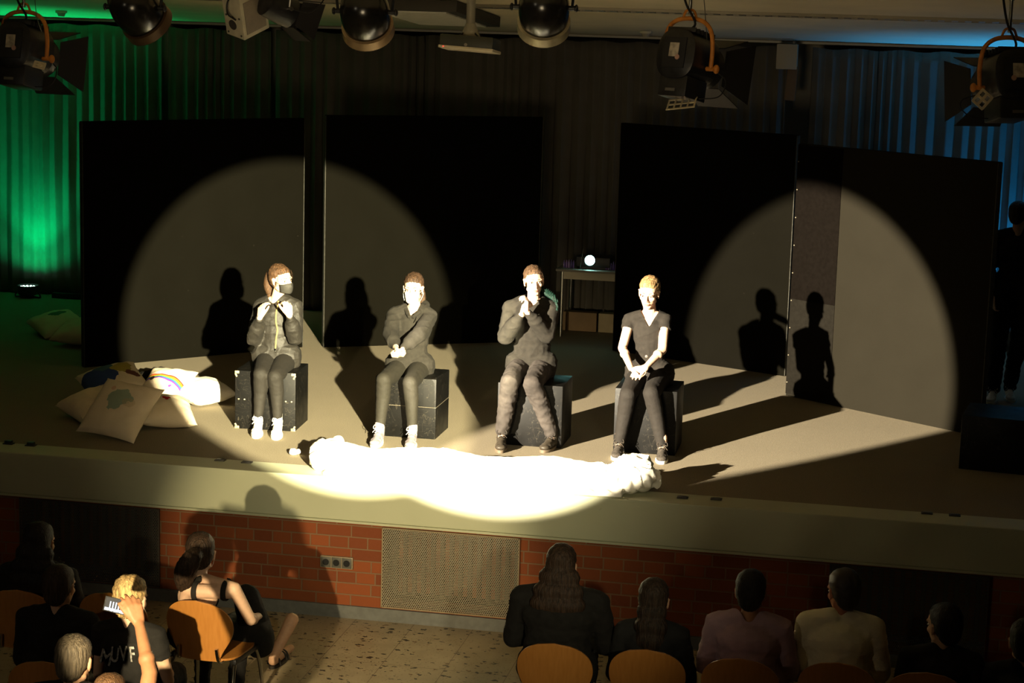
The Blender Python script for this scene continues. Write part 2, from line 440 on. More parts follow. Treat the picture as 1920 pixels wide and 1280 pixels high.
# ------------------------------------------------------------------ black flats
def flat(p, q, h, label, patches=(), z0=1.0, rivets=False, felt='black_felt'):
    p, q = V((*p, z0)), V((*q, z0)); d = (q-p).normalized(); L = (q-p).length; nrm = V((d.y, -d.x, 0))   # towards the audience
    t = thing('stage_flat', label, 'stage flat', p)
    rot = M((d, -nrm, V((0, 0, 1)))).transposed()
    back = V((0, 0, 0)) - nrm*.03
    bm = NBM(); add_box(bm, (p+q)/2 + V((0, 0, h/2)) + back, (L, .055, h), rot, .004)
    obj('panel', bm, MATS[felt], t)
    for e in (p, q):
        bm = NBM(); add_box(bm, e + V((0, 0, h/2)) + back, (.006, .058, h-.01), rot); obj('edge_strip', bm, MATS['flat_edge'], t)
    # rear timber feet
    for e in (.25, .75):
        bm = NBM(); c_ = p + d*L*e - nrm*.33
        add_box(bm, c_ + V((0, 0, .03)), (.05, .55, .05), rot)
        add_box(bm, c_ + nrm*.06 + V((0, 0, .55)), (.04, .04, 1.1), rot @ M.Rotation(math.radians(18), 3, 'X'))
        obj('rear_brace', bm, mat('raw_timber', (.25, .16, .08), .8, .2, 20), t)
    for (a, b_, za, zb, mt_) in patches:
        bm = NBM(); add_box(bm, p + d*((a+b_)/2) + V((0, 0, (za+zb)/2)) + nrm*.001, (b_-a, .005, zb-za), rot, .001)
        obj('cloth_patch', bm, mt_, t)
    if rivets:
        for k in range(9):
            bm = NBM(); add_ell(bm, p + d*.012 + nrm*.004 + V((0, 0, .12+k*.235)), (.006, .006, .006), n=8); obj('tack', bm, mat('tack_metal', (.16, .14, .1), .4), t)
    return t
flat((-4.31, 2.58), (-2.83, 4.19), 2.14, 'leftmost black stage flat, angled, behind the masked girl in the bomber jacket')
flat((-2.645, 4.255), (-.80, 5.27), 2.17, 'black stage flat right of the narrow gap, behind the girl in the white mask')
flat((-.02, 5.03), (1.655, 4.275), 2.16, 'black stage flat right of the projector table, partly lit at its right end')
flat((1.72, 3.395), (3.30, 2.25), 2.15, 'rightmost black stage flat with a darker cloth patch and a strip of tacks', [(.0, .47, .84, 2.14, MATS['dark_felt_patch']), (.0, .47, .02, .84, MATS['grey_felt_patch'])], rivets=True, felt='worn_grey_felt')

# ------------------------------------------------------------------ crates
def crate(c, s, rotz, label, corners=True, nail=True, split=False):
    t = thing('wooden_crate', label, 'crate', (c[0], c[1], 1.0), 'black wooden crates used as seats', rotz)
    W, D, H = s
    bm = NBM()
    # box with a hand hole in the top plate edge: walls + top
    add_box(bm, (0, 0, H/2), (W, D, H), bev=.006); obj('body', bm, MATS['scratched_black_lacquer'], t, local=True)
    if split:
        bm = NBM()
        for z in (H*.53,): add_box(bm, (0, 0, z), (W+.004, D+.004, .003))
        obj('panel_seam', bm, mat('seam_pale', (.12, .1, .07), .8), t, local=True)
    if corners:
        for sx_ in (-1, 1):
            for z in (.012, H-.012):
                bm = NBM(); add_box(bm, (sx_*(W/2-.016), -D/2-.001, z), (.034, .004, .020), bev=.001)
                add_box(bm, (sx_*(W/2-.009), -D/2-.001, z+(.015 if z < H/2 else -.022)), (.012, .004, .03), M.Rotation(sx_*.5, 3, 'Y'), .001)
                obj('corner_fitting', bm, mat('worn_brass', (.42, .33, .18), .4, .5, 90, metal=.3), t, local=True)
            for k, z in enumerate((H*.51, H*.51)):
                bm = NBM(); add_ell(bm, (sx_*(W/2-.03-.045*k), -D/2-.001, z), (.007, .003, .006), n=8); obj('screw', bm, MATS['worn_brass'], t, local=True)
    return t
crate((-2.06, .93), (.47, .42, .45), math.radians(4), 'black crate with worn brass corners under the masked girl in the bomber jacket')
crate((-.97, 1.02), (.47, .43, .46), math.radians(0), 'scratched black crate under the girl in the white mask', False, split=True)
crate((-.02, 1.03), (.49, .44, .47), math.radians(0), 'black crate under the performer with clasped hands at the chin', False)
crate((.84, 1.06), (.46, .44, .48), math.radians(0), 'black crate under the performer in the short sleeved shirt', False)
crate((3.40, 1.30), (.50, .50, .40), math.radians(-8), 'unlit black crate at the far right of the stage, beside the rightmost flat', False)

# ------------------------------------------------------------------ stage edge fittings
bm_spots = [(90, 829), (266/4, 829+1)]
for i, (u, v, lb) in enumerate([(22, 829, 'small dark socket on the stage edge at the far left'), (66, 831, 'small dark socket on the stage edge, second from the left end'),
        (413, 863, 'flat dark floor socket on the stage edge below the pillows'), (463, 867, 'flat dark floor socket just left of the white sheet'),
        (1280, 933, 'small dark socket on the stage edge just right of the white sheet'), (1343, 936, 'small dark socket under the lit floor edge right of the sheet'),
        (1738, 962, 'dark socket on the stage edge right of centre'), (1790, 966, 'dark socket on the stage edge near the blue light')]):
    p = px_z(u, v, 1.003); p.y = max(min(p.y, -.31), -.50)
    t = thing('floor_socket', lb, 'socket', (p.x, p.y, 1.002), 'sockets along the stage edge')
    bm = NBM(); add_box(bm, (0, 0, .004), (.075, .05, .008), bev=.002); obj('plate', bm, mat('socket_plate', (.03, .028, .022), .5), t, local=True)
    bm = NBM(); add_box(bm, (0, 0, .014 if i in (0, 1) else .009), (.05, .035, .026 if i in (0, 1) else .006), bev=.002); obj('lid', bm, BLACK_METAL, t, local=True)

# triple wall socket in the brick
t = thing('triple_wall_socket', 'triple black wall socket in the brick left of the lit vent grille', 'socket', (-1.10, YE, .36))
bm = NBM(); add_box(bm, (-1.10, YE+.012, .395), (.235, .024, .085), bev=.004); obj('frame', bm, mat('socket_frame', (.25, .2, .13), .4), t)
for k in range(3):
    bm = NBM(); add_box(bm, (-1.175+k*.075, YE-.001, .395), (.068, .01, .072), bev=.002)
    s_ = obj('socket', bm, mat('socket_face', (.09, .085, .07), .4), t)
    bm = NBM(); add_cyl(bm, (-1.175+k*.075, YE-.009, .395), (-1.175+k*.075, YE-.004, .395), .023); obj('socket_hole', bm, mat('hole_black', (.004, .004, .004), .6), s_)

# perforated grilles
b = NB('perforated_sheet', .45, .4)
s = b.sep(); P_ = .0138; PZ = P_*.866
row = b.math('FLOOR', b.math('DIVIDE', s[2], PZ)); odd = b.math('MULTIPLY', b.math('FRACT', b.math('MULTIPLY', row, .5)), P_)
fx = b.math('SUBTRACT', b.math('FRACT', b.math('DIVIDE', b.math('ADD', b.math('ADD', s[0], 50), odd), P_)), .5)
fz = b.math('MULTIPLY', b.math('SUBTRACT', b.math('FRACT', b.math('DIVIDE', s[2], PZ)), .5), .866)
d = b.math('SQRT', b.math('ADD', b.math('MULTIPLY', fx, fx), b.math('MULTIPLY', fz, fz)))
hole = b.math('LESS_THAN', d, .33)
b.b.inputs['Base Color'].default_value = (.24, .205, .14, 1)
b.l(b.math('SUBTRACT', 1, hole), b.b.inputs['Alpha'])
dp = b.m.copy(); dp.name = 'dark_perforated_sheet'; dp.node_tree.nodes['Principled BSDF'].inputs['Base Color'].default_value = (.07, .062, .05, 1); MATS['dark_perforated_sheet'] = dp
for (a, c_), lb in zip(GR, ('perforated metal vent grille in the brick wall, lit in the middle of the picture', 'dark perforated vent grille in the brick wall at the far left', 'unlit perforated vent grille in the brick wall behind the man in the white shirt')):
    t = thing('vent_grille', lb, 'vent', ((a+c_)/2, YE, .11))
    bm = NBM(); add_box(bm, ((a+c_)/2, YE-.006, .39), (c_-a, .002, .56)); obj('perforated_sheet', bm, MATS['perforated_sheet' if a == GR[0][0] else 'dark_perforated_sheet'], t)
    bm = NBM()
    for x_ in (a, c_): add_box(bm, (x_, YE-.004, .39), (.008, .016, .57))
    for z_ in (.108, .672): add_box(bm, ((a+c_)/2, YE-.004, z_), (c_-a, .016, .008))
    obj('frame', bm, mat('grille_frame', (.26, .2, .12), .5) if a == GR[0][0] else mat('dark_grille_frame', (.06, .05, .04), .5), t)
    bm = NBM()
    for k in range(14): add_box(bm, (a+.05+(c_-a-.1)*k/13, YE+.20, .38), (.03, .05, .46), bev=.008)
    o = obj('radiator_fins', bm, mat('radiator_dark', (.06, .055, .045), .6), t)

# ------------------------------------------------------------------ pillows
def pillow(c, half, th_, R, label, mt, seed=0, group='pillows in the pile at the left of the stage'):
    """c world centre, R 3x3 rotation: local x,y span the pillow, z its thickness"""
    N = 30; bm = NBM(); top = {}; bot = {}
    for i in range(N+1):
        for j in range(N+1):
            u = -1+2*i/N; v = -1+2*j/N
            uu = math.copysign(abs(u)**.85, u); vv = math.copysign(abs(v)**.85, v)
            x = half*uu*(1-.08*(1-vv*vv)*abs(uu)**2); y = half*vv*(1-.08*(1-uu*uu)*abs(vv)**2)
            h = 1.3*th_*(max(0, (1-uu*uu))*max(0, (1-vv*vv)))**.42
            wr = .010*noise.noise(V((x*14+seed, y*14, 0)))*min(1, h/.03)
            edge = i in (0, N) or j in (0, N)
            a = V((x, y, h+wr)); b2 = V((x, y, -h*.75+wr*.5))
            vt = bm.verts.new(R @ a + V(c)); top[i, j] = vt
            bot[i, j] = vt if edge else bm.verts.new(R @ b2 + V(c))
    for i in range(N):
        for j in range(N):
            bm.faces.new((top[i, j], top[i+1, j], top[i+1, j+1], top[i, j+1]))
            bm.faces.new((bot[i, j+1], bot[i+1, j+1], bot[i+1, j], bot[i, j]))
    lo = min((v.co.z for v in bm.verts)); base = V((c[0], c[1], lo))
    o = obj('pillow', bm, mt)
    o.data.transform(R.to_4x4().inverted() @ M.Translation(-V(c))); o.matrix_basis = M.Translation(V(c)) @ R.to_4x4()
    tag(o, label, 'pillow', group); return o

def drawing(name, kind):
    b = NB(name, .85, .15); s = b.sep(); n = b.noise(11, 5); x, y = s[0], s[1]
    fab = b.mix(b.noise(9, 4), (.74, .61, .43), (.84, .71, .52)); c = fab
    def blob(cx, cy, r, col, ax=1, ay=1, rag=.06, c=None, fac=1):
        dx = b.math('MULTIPLY', b.math('SUBTRACT', x, cx), ax); dy = b.math('MULTIPLY', b.math('SUBTRACT', y, cy), ay)
        dd = b.math('SQRT', b.math('ADD', b.math('MULTIPLY', dx, dx), b.math('MULTIPLY', dy, dy)))
        dd = b.math('ADD', dd, b.math('MULTIPLY', b.math('SUBTRACT', n, .5), rag*2))
        f = b.math('MULTIPLY', b.math('LESS_THAN', dd, r), fac)
        return b.mix(f, c, col)
    if kind == 'teal':
        c = blob(-.0, .06, .085, (.16, .30, .24), 1, .8, .08, c, .75); c = blob(-.10, .13, .02, (.6, .2, .1), 1, 1, .02, c, .5)
        c = blob(.09, .02, .05, (.5, .36, .18), 1, 1.5, .05, c, .4)
    if kind == 'map':
        c = blob(-.10, .0, .155, (.035, .06, .20), 1, 1.0, .06, c); c = blob(-.02, .13, .07, (.06, .13, .16), .8, 1.2, .06, c)
        c = blob(.10, .06, .085, (.42, .34, .07), 1, .8, .06, c); c = blob(.16, -.08, .05, (.14, .05, .03), 1, 1, .08, c)
    if kind == 'heart':
        c = blob(-.012, .035, .019, (.45, .015, .015), 1, 1, .004, c); c = blob(.016, .030, .019, (.45, .015, .015), 1, 1, .004, c)
        c = blob(.0, .010, .019, (.45, .015, .015), 1.3, .8, .004, c)
    if kind == 'green':
        c = blob(.02, .03, .07, (.08, .22, .14), 1, 1.6, .07, c)
    if kind == 'scribble':
        c = blob(.06, .1, .03, (.02, .02, .02), 1, 1, .09, c); c = blob(-.02, .12, .02, (.03, .03, .03), 1, 1, .07, c)
    if kind == 'rainbow':
        dx = b.math('SUBTRACT', x, -.06); dy = b.math('SUBTRACT', y, -.36)
        dd = b.math('SQRT', b.math('ADD', b.math('MULTIPLY', dx, dx), b.math('MULTIPLY', dy, dy)))
        r = b.n('ShaderNodeValToRGB'); r.color_ramp.interpolation = 'CONSTANT'
        cols = [(.35, .02, .30), (.05, .08, .5), (.03, .35, .2), (.65, .5, .03), (.7, .2, .02), (.6, .02, .02)]
        r.color_ramp.elements[0].color = (*cols[0], 1); r.color_ramp.elements[1].position = 5/6; r.color_ramp.elements[1].color = (*cols[5], 1)
        for k in range(1, 5): e = r.color_ramp.elements.new(k/6); e.color = (*cols[k], 1)
        f = b.math('DIVIDE', b.math('SUBTRACT', dd, .34), .065); b.l(f, r.inputs[0])
        inr = b.math('MULTIPLY', b.math('GREATER_THAN', f, 0), b.math('LESS_THAN', f, 1)); inr = b.math('MULTIPLY', inr, b.math('LESS_THAN', b.math('ABSOLUTE', x), .17))
        c = b.mix(inr, c, r.outputs[0]); c = blob(.08, -.09, .018, (.25, .05, .3), 1, 1, .03, c); c = blob(-.1, -.02, .02, (.02, .01, .01), 1, 1, .05, c)
    b.base(c); b.bump(b.noise(120, 3), .3, .008); return b.m
def rot(z, x=0, y=0): return M.Rotation(math.radians(z), 3, 'Z') @ M.Rotation(math.radians(y), 3, 'Y') @ M.Rotation(math.radians(x), 3, 'X')
def on(u, v, z): return px_z(u, v, z)
pillow(on(178, 760, 1.10), .225, .085, rot(50, 8, -12), 'plain cream pillow at the left end of the pile', PIL, 1)
pillow(on(212, 717, 1.14), .25, .08, rot(36, 14, -12), 'pillow with a blue and yellow painted map, at the back of the pile', drawing('pillow_map_print', 'map'), 2)
pillow(on(310, 772, 1.10), .215, .085, rot(30, 14, 4), 'cream pillow with a tiny red heart, at the front right of the pile', drawing('pillow_heart_print', 'heart'), 3)
pillow(on(312, 722, 1.15), .20, .065, rot(-4, 26, 0), 'pillow with a painted rainbow, half in the beam of light', drawing('pillow_rainbow_print', 'rainbow'), 4)
pillow(on(380, 735, 1.09), .20, .085, rot(-38, 4, 6), 'brightly lit white pillow at the right end of the pile', mat('white_cotton', (.75, .69, .58), .85, .05, 8, .3, 120), 5)
pillow(on(226, 769, 1.19), .255, .075, rot(-12, 42, 4), 'cream pillow with a pale teal drawing, leaning at the front of the pile', drawing('pillow_teal_print', 'teal'), 6)
pillow(on(108, 608, 1.10), .23, .08, rot(46, 12, -10), 'pillow with a green blot lying behind at the left edge of the stage', drawing('pillow_green_print', 'green'), 7, 'two pillows behind the leftmost flat')
pillow(on(152, 622, 1.12), .22, .08, rot(-5, 16, 0), 'pillow with a black scribble, cut off by the leftmost flat', drawing('pillow_scribble_print', 'scribble'), 8, 'two pillows behind the leftmost flat')
bm = NBM(); c0 = on(300, 708, 1.10)
add_ell(bm, c0, (.14, .10, .09)); add_ell(bm, c0+V((-.13, .02, -.02)), (.10, .09, .06)); add_ell(bm, c0+V((.09, .03, .03)), (.06, .06, .05))
o = obj('folded_cloth', solid(bm, .012, 3, lambda p: .014*noise.noise(p*22)), BLK)
o.data.transform(M.Translation(-V((c0.x, c0.y, 1.0)))); o.location = (c0.x, c0.y, 1.0)
tag(o, 'crumpled black cloth tucked behind the rainbow pillow', 'cloth')

# ------------------------------------------------------------------ white sheet roll on the stage edge
def sheet():
    bm = NBM(); pts = []
    xs_ = [-1.62, -1.45, -1.2, -.9, -.6, -.3, 0, .3, .6, .82]
    for i, x in enumerate(xs_):
        pts.append((x, -.27 + .02*math.sin(i*1.7), 1.085 + .012*math.sin(i*2.3), .095 + .014*math.sin(i*1.9+1)))
    for a, c_ in zip(pts, pts[1:]):
        for dy, k in ((0, 1), (.10, .72), (-.09, .75)):
            add_capsule(bm, (a[0], a[1]+dy, 1.0+.85*a[3]*k), (c_[0], c_[1]+dy, 1.0+.85*c_[3]*k), a[3]*k, c_[3]*k, 12)
    # flat hem spread to the very edge of the stage
    add_box(bm, (-.33, -.345, 1.016), (2.42, .36, .030)); add_box(bm, (.55, -.40, 1.02), (.72, .26, .034))
    # gathered bunch at the right end
    for dx, dy, dz, r in ((.90, -.24, .10, .12), (.99, -.20, .13, .10), (1.04, -.30, .09, .095), (.95, -.36, .08, .09), (1.09, -.24, .08, .07)):
        add_ell(bm, (dx, dy, 1+dz), (r, r, r*.95))
    # knotted end at the left
    for dx, dy, dz, r in ((-1.60, -.15, .11, .07), (-1.68, -.21, .05, .05), (-1.56, -.10, .13, .055)):
        add_ell(bm, (dx, dy, 1+dz), (r*1.1, r, r))
    def dsp(p):
        e = .4 + 1.6*max(0, min(1, (p.x-.60)/.16)) + .6*max(0, min(1, (-1.15-p.x)/.2))
        q = V((p.x*2.2, p.y*9, p.z*9)); r_ = 1-abs(noise.noise(q*1.6))*2
        q2 = p*13
        return e*(.011*r_ + .016*(1-2*abs(noise.noise(q2))) - .010) if p.z > 1.035 else 0
    for v in bm.verts: v.co.x = -1.37 + (v.co.x+1.72)*.853
    me = solid(bm, .010, 2, dsp)
    for v in me.vertices:
        if v.co.z < 1.001: v.co.z = 1.001
        if v.co.y < YE+.01: v.co.y = YE+.01
    o = obj('white_sheet', me, SHEET); o.data.transform(M.Translation((.3, .28, -1.0))); o.location = (-.3, -.28, 1.0)
    tag(o, 'long rolled white bed sheet lying along the front edge of the stage', 'sheet')
sheet()
c0 = px_z(550, 847, 1.024)
bm = NBM(); add_ell(bm, c0, (.032, .026, .024)); add_ell(bm, c0+V((.026, .022, .0)), (.022, .022, .02))
o = obj('paper_ball', solid(bm, .006, 1, lambda p: .005*noise.noise(p*60)), SHEET); o.data.transform(M.Translation(-V((c0.x, c0.y, 1)))); o.location = (c0.x, c0.y, 1)
tag(o, 'small crumpled white paper ball at the left end of the white sheet', 'paper')
#PEOPLE
# ------------------------------------------------------------------ people
def frame(yaw, pitch=0, roll=0):
    """head frame: local x = to its left/right, y = forward, z = up; yaw 0 looks towards the audience (-y)"""
    return M.Rotation(math.radians(yaw), 3, 'Z') @ M.Rotation(PI, 3, 'Z') @ M.Rotation(math.radians(-pitch), 3, 'X') @ M.Rotation(math.radians(roll), 3, 'Y')
def head_shapes(bm, H, R, k=1.0):
    def E(c, r): add_ell(bm, H + R @ (V(c)*k), V(r)*k, R, 20)
    def C(a, b_, r0, r1): add_capsule(bm, H + R @ (V(a)*k), H + R @ (V(b_)*k), r0*k, r1*k, 10)
    E((0, -.018, .038), (.071, .088, .080)); E((0, .012, .03), (.064, .074, .066))
    E((0, .022, -.030), (.056, .060, .072)); E((0, .034, -.068), (.040, .044, .034))
    C((-.042, .0, -.060), (-.014, .062, -.090), .018, .014); C((.042, .0, -.060), (.014, .062, -.090), .018, .014)
    E((0, .068, -.092), (.017, .014, .014))
    C((0, .084, .008), (0, .101, -.028), .0075, .0095); E((0, .102, -.034), (.010, .009, .008))
    E((-.012, .092, -.037), (.007, .008, .006)); E((.012, .092, -.037), (.007, .008, .006))
    C((-.045, .070, .020), (-.012, .084, .017), .009, .009); C((.045, .070, .020), (.012, .084, .017), .009, .009)
    E((-.036, .052, -.022), (.022, .024, .020)); E((.036, .052, -.022), (.022, .024, .020))
    E((0, .080, -.060), (.022, .012, .013))
    for s in (-1, 1):
        E((s*.071, -.008, -.008), (.008, .017, .026)); C((s*.077, -.018, .006), (s*.078, -.010, .016), .006, .006); C((s*.072, -.006, -.03), (s*.07, 0, -.034), .006, .006)
def face_parts(par, H, R, k=1.0, mouth=True):
    for s in (-1, 1):
        bm = NBM(); add_ell(bm, H + R @ (V((s*.031, .0735, 0))*k), V((.0135, .009, .0072))*k, R, 14); e = obj('eye', bm, EYEW, par)
        bm = NBM(); add_ell(bm, H + R @ (V((s*.031, .0812, 0))*k), V((.0058, .0028, .0058))*k, R, 12); obj('iris', bm, IRIS, e)
        bm = NBM(); add_tube(bm, [H + R @ (V(p)*k) for p in ((s*.014, .0875, .0215), (s*.030, .0845, .0265), (s*.047, .073, .021))], lambda t: (.0032-.0016*t)*k, 6, 4); obj('eyebrow', bm, BROW, par)
        bm = NBM(); add_tube(bm, [H + R @ (V(p)*k) for p in ((s*.018, .0825, .001), (s*.031, .0845, .0078), (s*.044, .077, .001))], .0014*k, 5, 4); obj('eyelash', bm, BROW, par)
    if mouth:
        bm = NBM()
        add_tube(bm, [H + R @ (V(p)*k) for p in ((-.023, .083, -.060), (-.009, .0925, -.0565), (0, .0925, -.058), (.009, .0925, -.0565), (.023, .083, -.060))], lambda t: (.0012+.0028*math.sin(PI*t))*k, 6, 4)
        add_tube(bm, [H + R @ (V(p)*k) for p in ((-.021, .083, -.061), (0, .0925, -.0655), (.021, .083, -.061))], lambda t: (.001+.0036*math.sin(PI*t))*k, 6, 4)
        obj('lips', bm, LIP, par)
def hand_shapes(bm, wr, d, nrm, side, curl=(40, 45, 50, 55), k=1.0, thumb=(.55, .75, .1), spread=4):
    """wr wrist, d along the hand, nrm out of the palm, side towards the thumb"""
    d = V(d).normalized(); nrm = V(nrm); nrm = (nrm - d*nrm.dot(d)).normalized(); sd = V(side); sd = (sd - d*sd.dot(d) - nrm*sd.dot(nrm)).normalized()
    wr = V(wr)
    offs = (.028, .0095, -.0095, -.027); lens = ((.036, .022, .018), (.040, .025, .019), (.037, .024, .018), (.029, .018, .016)); pl = (.080, .083, .079, .072)
    for i in range(4):
        kn = wr + (d*pl[i] + sd*offs[i])*k
        add_capsule(bm, wr + (sd*offs[i]*.55)*k + d*.006*k, kn, .0135*k, .0105*k, 10)
        if i < 3: add_capsule(bm, wr + (sd*(offs[i]+offs[i+1])*.3 + d*.02)*k, wr + (d*(pl[i]-.012) + sd*(offs[i]+offs[i+1])/2)*k, .012*k, .009*k, 8)
        p = kn; a = 0; r = .0088*k*(.88 if i == 3 else 1)
        dd = (d + sd*math.tan(math.radians(spread*(1.5-i)))).normalized()
        for j, L in enumerate(lens[i]):
            a += math.radians(curl[i])*(.75, 1.0, .7)[j]
            q = p + (dd*math.cos(a) + nrm*math.sin(a))*L*k
            add_capsule(bm, p, q, r, r*.90, 10); p = q; r *= .90
    # thumb leaves the side of the palm near its base
    t0 = wr + (d*.022 + sd*.020 + nrm*.004)*k
    td = (d*thumb[1] + sd*thumb[0] + nrm*thumb[2]).normalized()
    t1 = t0 + td*.040*k; t2 = t1 + (td*.8 + d*.35 + nrm*.15).normalized()*.030*k; t3 = t2 + (td*.4 + d*.6 + nrm*.2).normalized()*.024*k
    add_capsule(bm, t0, t1, .0150*k, .0112*k, 10); add_capsule(bm, t1, t2, .0108*k, .0098*k, 10); add_capsule(bm, t2, t3, .0096*k, .0078*k, 10)
def torso(bm, J, g, wide=1.0, fat=1.0):
    """g: how far outside the skin"""
    hm = (J['hipL']+J['hipR'])/2; nk = J['neck']; up = (nk-hm); lat = (J['shR']-J['shL']).normalized(); fw = up.cross(lat).normalized()
    if fw.dot(J.get('front', V((0, -1, 0)))) < 0: fw = -fw
    R = M((lat, fw, lat.cross(fw))).transposed()
    sw = (J['shR']-J['shL']).length/2
    add_capsule(bm, J['hipL']+(J['hipL']-hm)*.12, J['hipR']+(J['hipR']-hm)*.12, (.082+g)*fat, (.082+g)*fat, 16)
    add_ell(bm, hm + up*.27 - fw*.005, ((sw*.78)*wide+g, .088*fat+g, up.length*.34), R)
    add_ell(bm, hm + up*.48, ((sw*.76)*wide+g, .088*fat+g, up.length*.32), R)
    add_ell(bm, hm + up*.68, ((sw*.90)*wide+g, .093*fat+g, up.length*.30), R)
    add_capsule(bm, J['shL']*.86+J['shR']*.14 - up*.04, J['shR']*.86+J['shL']*.14 - up*.04, .047+g, .047+g, 14)
    for s in ('shL', 'shR'):
        add_capsule(bm, nk + up*.01 + (J[s]-nk)*.25, J[s]+V((0, 0, .008)), .040+g, .041+g, 12)
    return R, fw, up, lat, hm
def build_person(t, J, headR, hk=1.0, top=None, topname='jacket', pants=None, skin=None, sleeve=1.0, body_voxel=.005, cloth_voxel=.007, hands=None,
                 face=True, mouth=True, fat=1.0, wide=1.0, hem=0.0, leg_end=.06, fold=1.0, loose=.0, shoe=None, armk=1.0, neckline=None, legs=True, pants_r=1.0):
    skin = skin or SKIN
    H = J['head']
    bm = NBM()
    torso(bm, J, -.004, wide, fat)
    add_capsule(bm, J['neck']-V((0, 0, .03)), H + headR @ V((0, -.012, -.055)), .050, .045, 14)
    head_shapes(bm, H, headR, hk)
    for s in 'LR':
        add_capsule(bm, J['sh'+s], J['el'+s], .040*armk, .034*armk, 12); add_capsule(bm, J['el'+s], J['wr'+s], .034*armk, .0225*armk, 12)
        f_ = J['el'+s].lerp(J['wr'+s], .28); add_ell(bm, f_, (.037*armk,)*3)
        if legs:
            add_capsule(bm, J['hip'+s], J['kn'+s], .070, .044, 14); add_capsule(bm, J['kn'+s], J['kn'+s].lerp(J['an'+s], .33) + V((0, .018, 0)), .042, .042, 12); add_capsule(bm, J['kn'+s].lerp(J['an'+s], .33) + V((0, .018, 0)), J['an'+s], .040, .027, 12)
            add_capsule(bm, J['an'+s], J['toe'+s].lerp(J['an'+s], .35) + V((0, 0, -.01)), .028, .022, 10)
    if hands:
        for h in hands: hand_shapes(bm, *h[0], **h[1])
    obj('body', solid(bm, body_voxel, 3), skin, t)
    if face: face_parts(t, H, headR, hk, mouth)
    g = .012+loose
    if top:
        bm = NBM(); R, fw, up, lat, hm = torso(bm, J, g, wide, fat)
        if hem: add_capsule(bm, J['hipL']+(J['hipL']-hm)*.12+V((0, 0, .03)), J['hipR']+(J['hipR']-hm)*.12+V((0, 0, .03)), .102*fat+loose, .102*fat+loose, 16)
        for s in 'LR':
            e, w_, a = J['el'+s], J['wr'+s], J['sh'+s]
            if sleeve >= 1:
                add_capsule(bm, a, e, (.040+g)*armk, (.036+g*1.2)*armk, 14)
                we = e.lerp(w_, .93); add_capsule(bm, e, e.lerp(w_, .55), (.036+g*1.2)*armk, (.031+g*1.2)*armk, 14); add_capsule(bm, e.lerp(w_, .5), we, (.031+g*1.2)*armk, .029*armk, 14)
                add_cyl(bm, we - (w_-e).normalized()*.03, we + (w_-e).normalized()*.012, .031*armk, .030*armk, 16)
            else:
                add_cyl(bm, a - (e-a)*.15, a.lerp(e, sleeve), (.040+g*1.1)*armk, (.038+g*1.2)*armk, 18)
        def fd(p):
            q = V((p.x*8+p.z*5, p.y*8, p.z*13-p.x*4)); r = 1-abs(noise.noise(q))*2.6
            q2 = V((p.x*22+3, p.y*22, p.z*34)); lim = 1.0
            return fold*(.0058*r*abs(r) + .0022*noise.noise(q2)) - .002
        me = solid(bm, cloth_voxel, 3, fd)
        # open neckline: drop the cloth that would cover the neck
        if neckline:
            nr, depth = neckline; b2 = bmesh.new(); b2.from_mesh(me); nk = J['neck']
            kill = [v for v in b2.verts if (V((v.co.x-nk.x, v.co.y-nk.y, 0)).length < nr and v.co.z > nk.z-.035) or (abs((v.co-nk).dot(lat)) < nr*(1-(nk.z+.02-v.co.z)/(depth+.02)) and (v.co-nk).dot(fw) > 0 and nk.z-depth < v.co.z)]
            bmesh.ops.delete(b2, geom=kill, context='VERTS'); smooth_rim(b2, 14); b2.to_mesh(me); b2.free()
        o = obj(topname, me, top, t)
    if pants:
        bm = NBM(); hm = (J['hipL']+J['hipR'])/2
        add_capsule(bm, J['hipL']+(J['hipL']-hm)*.1, J['hipR']+(J['hipR']-hm)*.1, .090*fat, .090*fat, 16)
        for s in 'LR':
            h, k_, a = J['hip'+s], J['kn'+s], J['an'+s]
            add_capsule(bm, h, k_, .088*fat*pants_r**.4, .060*pants_r**.7, 16)
            cal = k_.lerp(a, .33) + V((0, .018, 0)); add_capsule(bm, k_, cal, .058*pants_r, .056*pants_r, 16)
            an = k_.lerp(a, 1-leg_end); add_capsule(bm, cal, an, .054*pants_r, .037*pants_r**2, 16)
        def fp(p):
            q = V((p.x*11+p.z*6, p.y*11, p.z*20)); amt = .7*fold if pants_r > 1.08 else .25*fold
            if pants_r > 1.08 and p.z < J['knL'].z-.08: amt *= 1.7
            return amt*(.006*(1-abs(noise.noise(q))*2.4) + .003*noise.noise(p*40)) - .001
        obj('trousers', solid(bm, cloth_voxel, 3, fp), pants, t)
    if shoe:
        for s in 'LR': build_shoe(t, J['an'+s], J['toe'+s], *shoe)
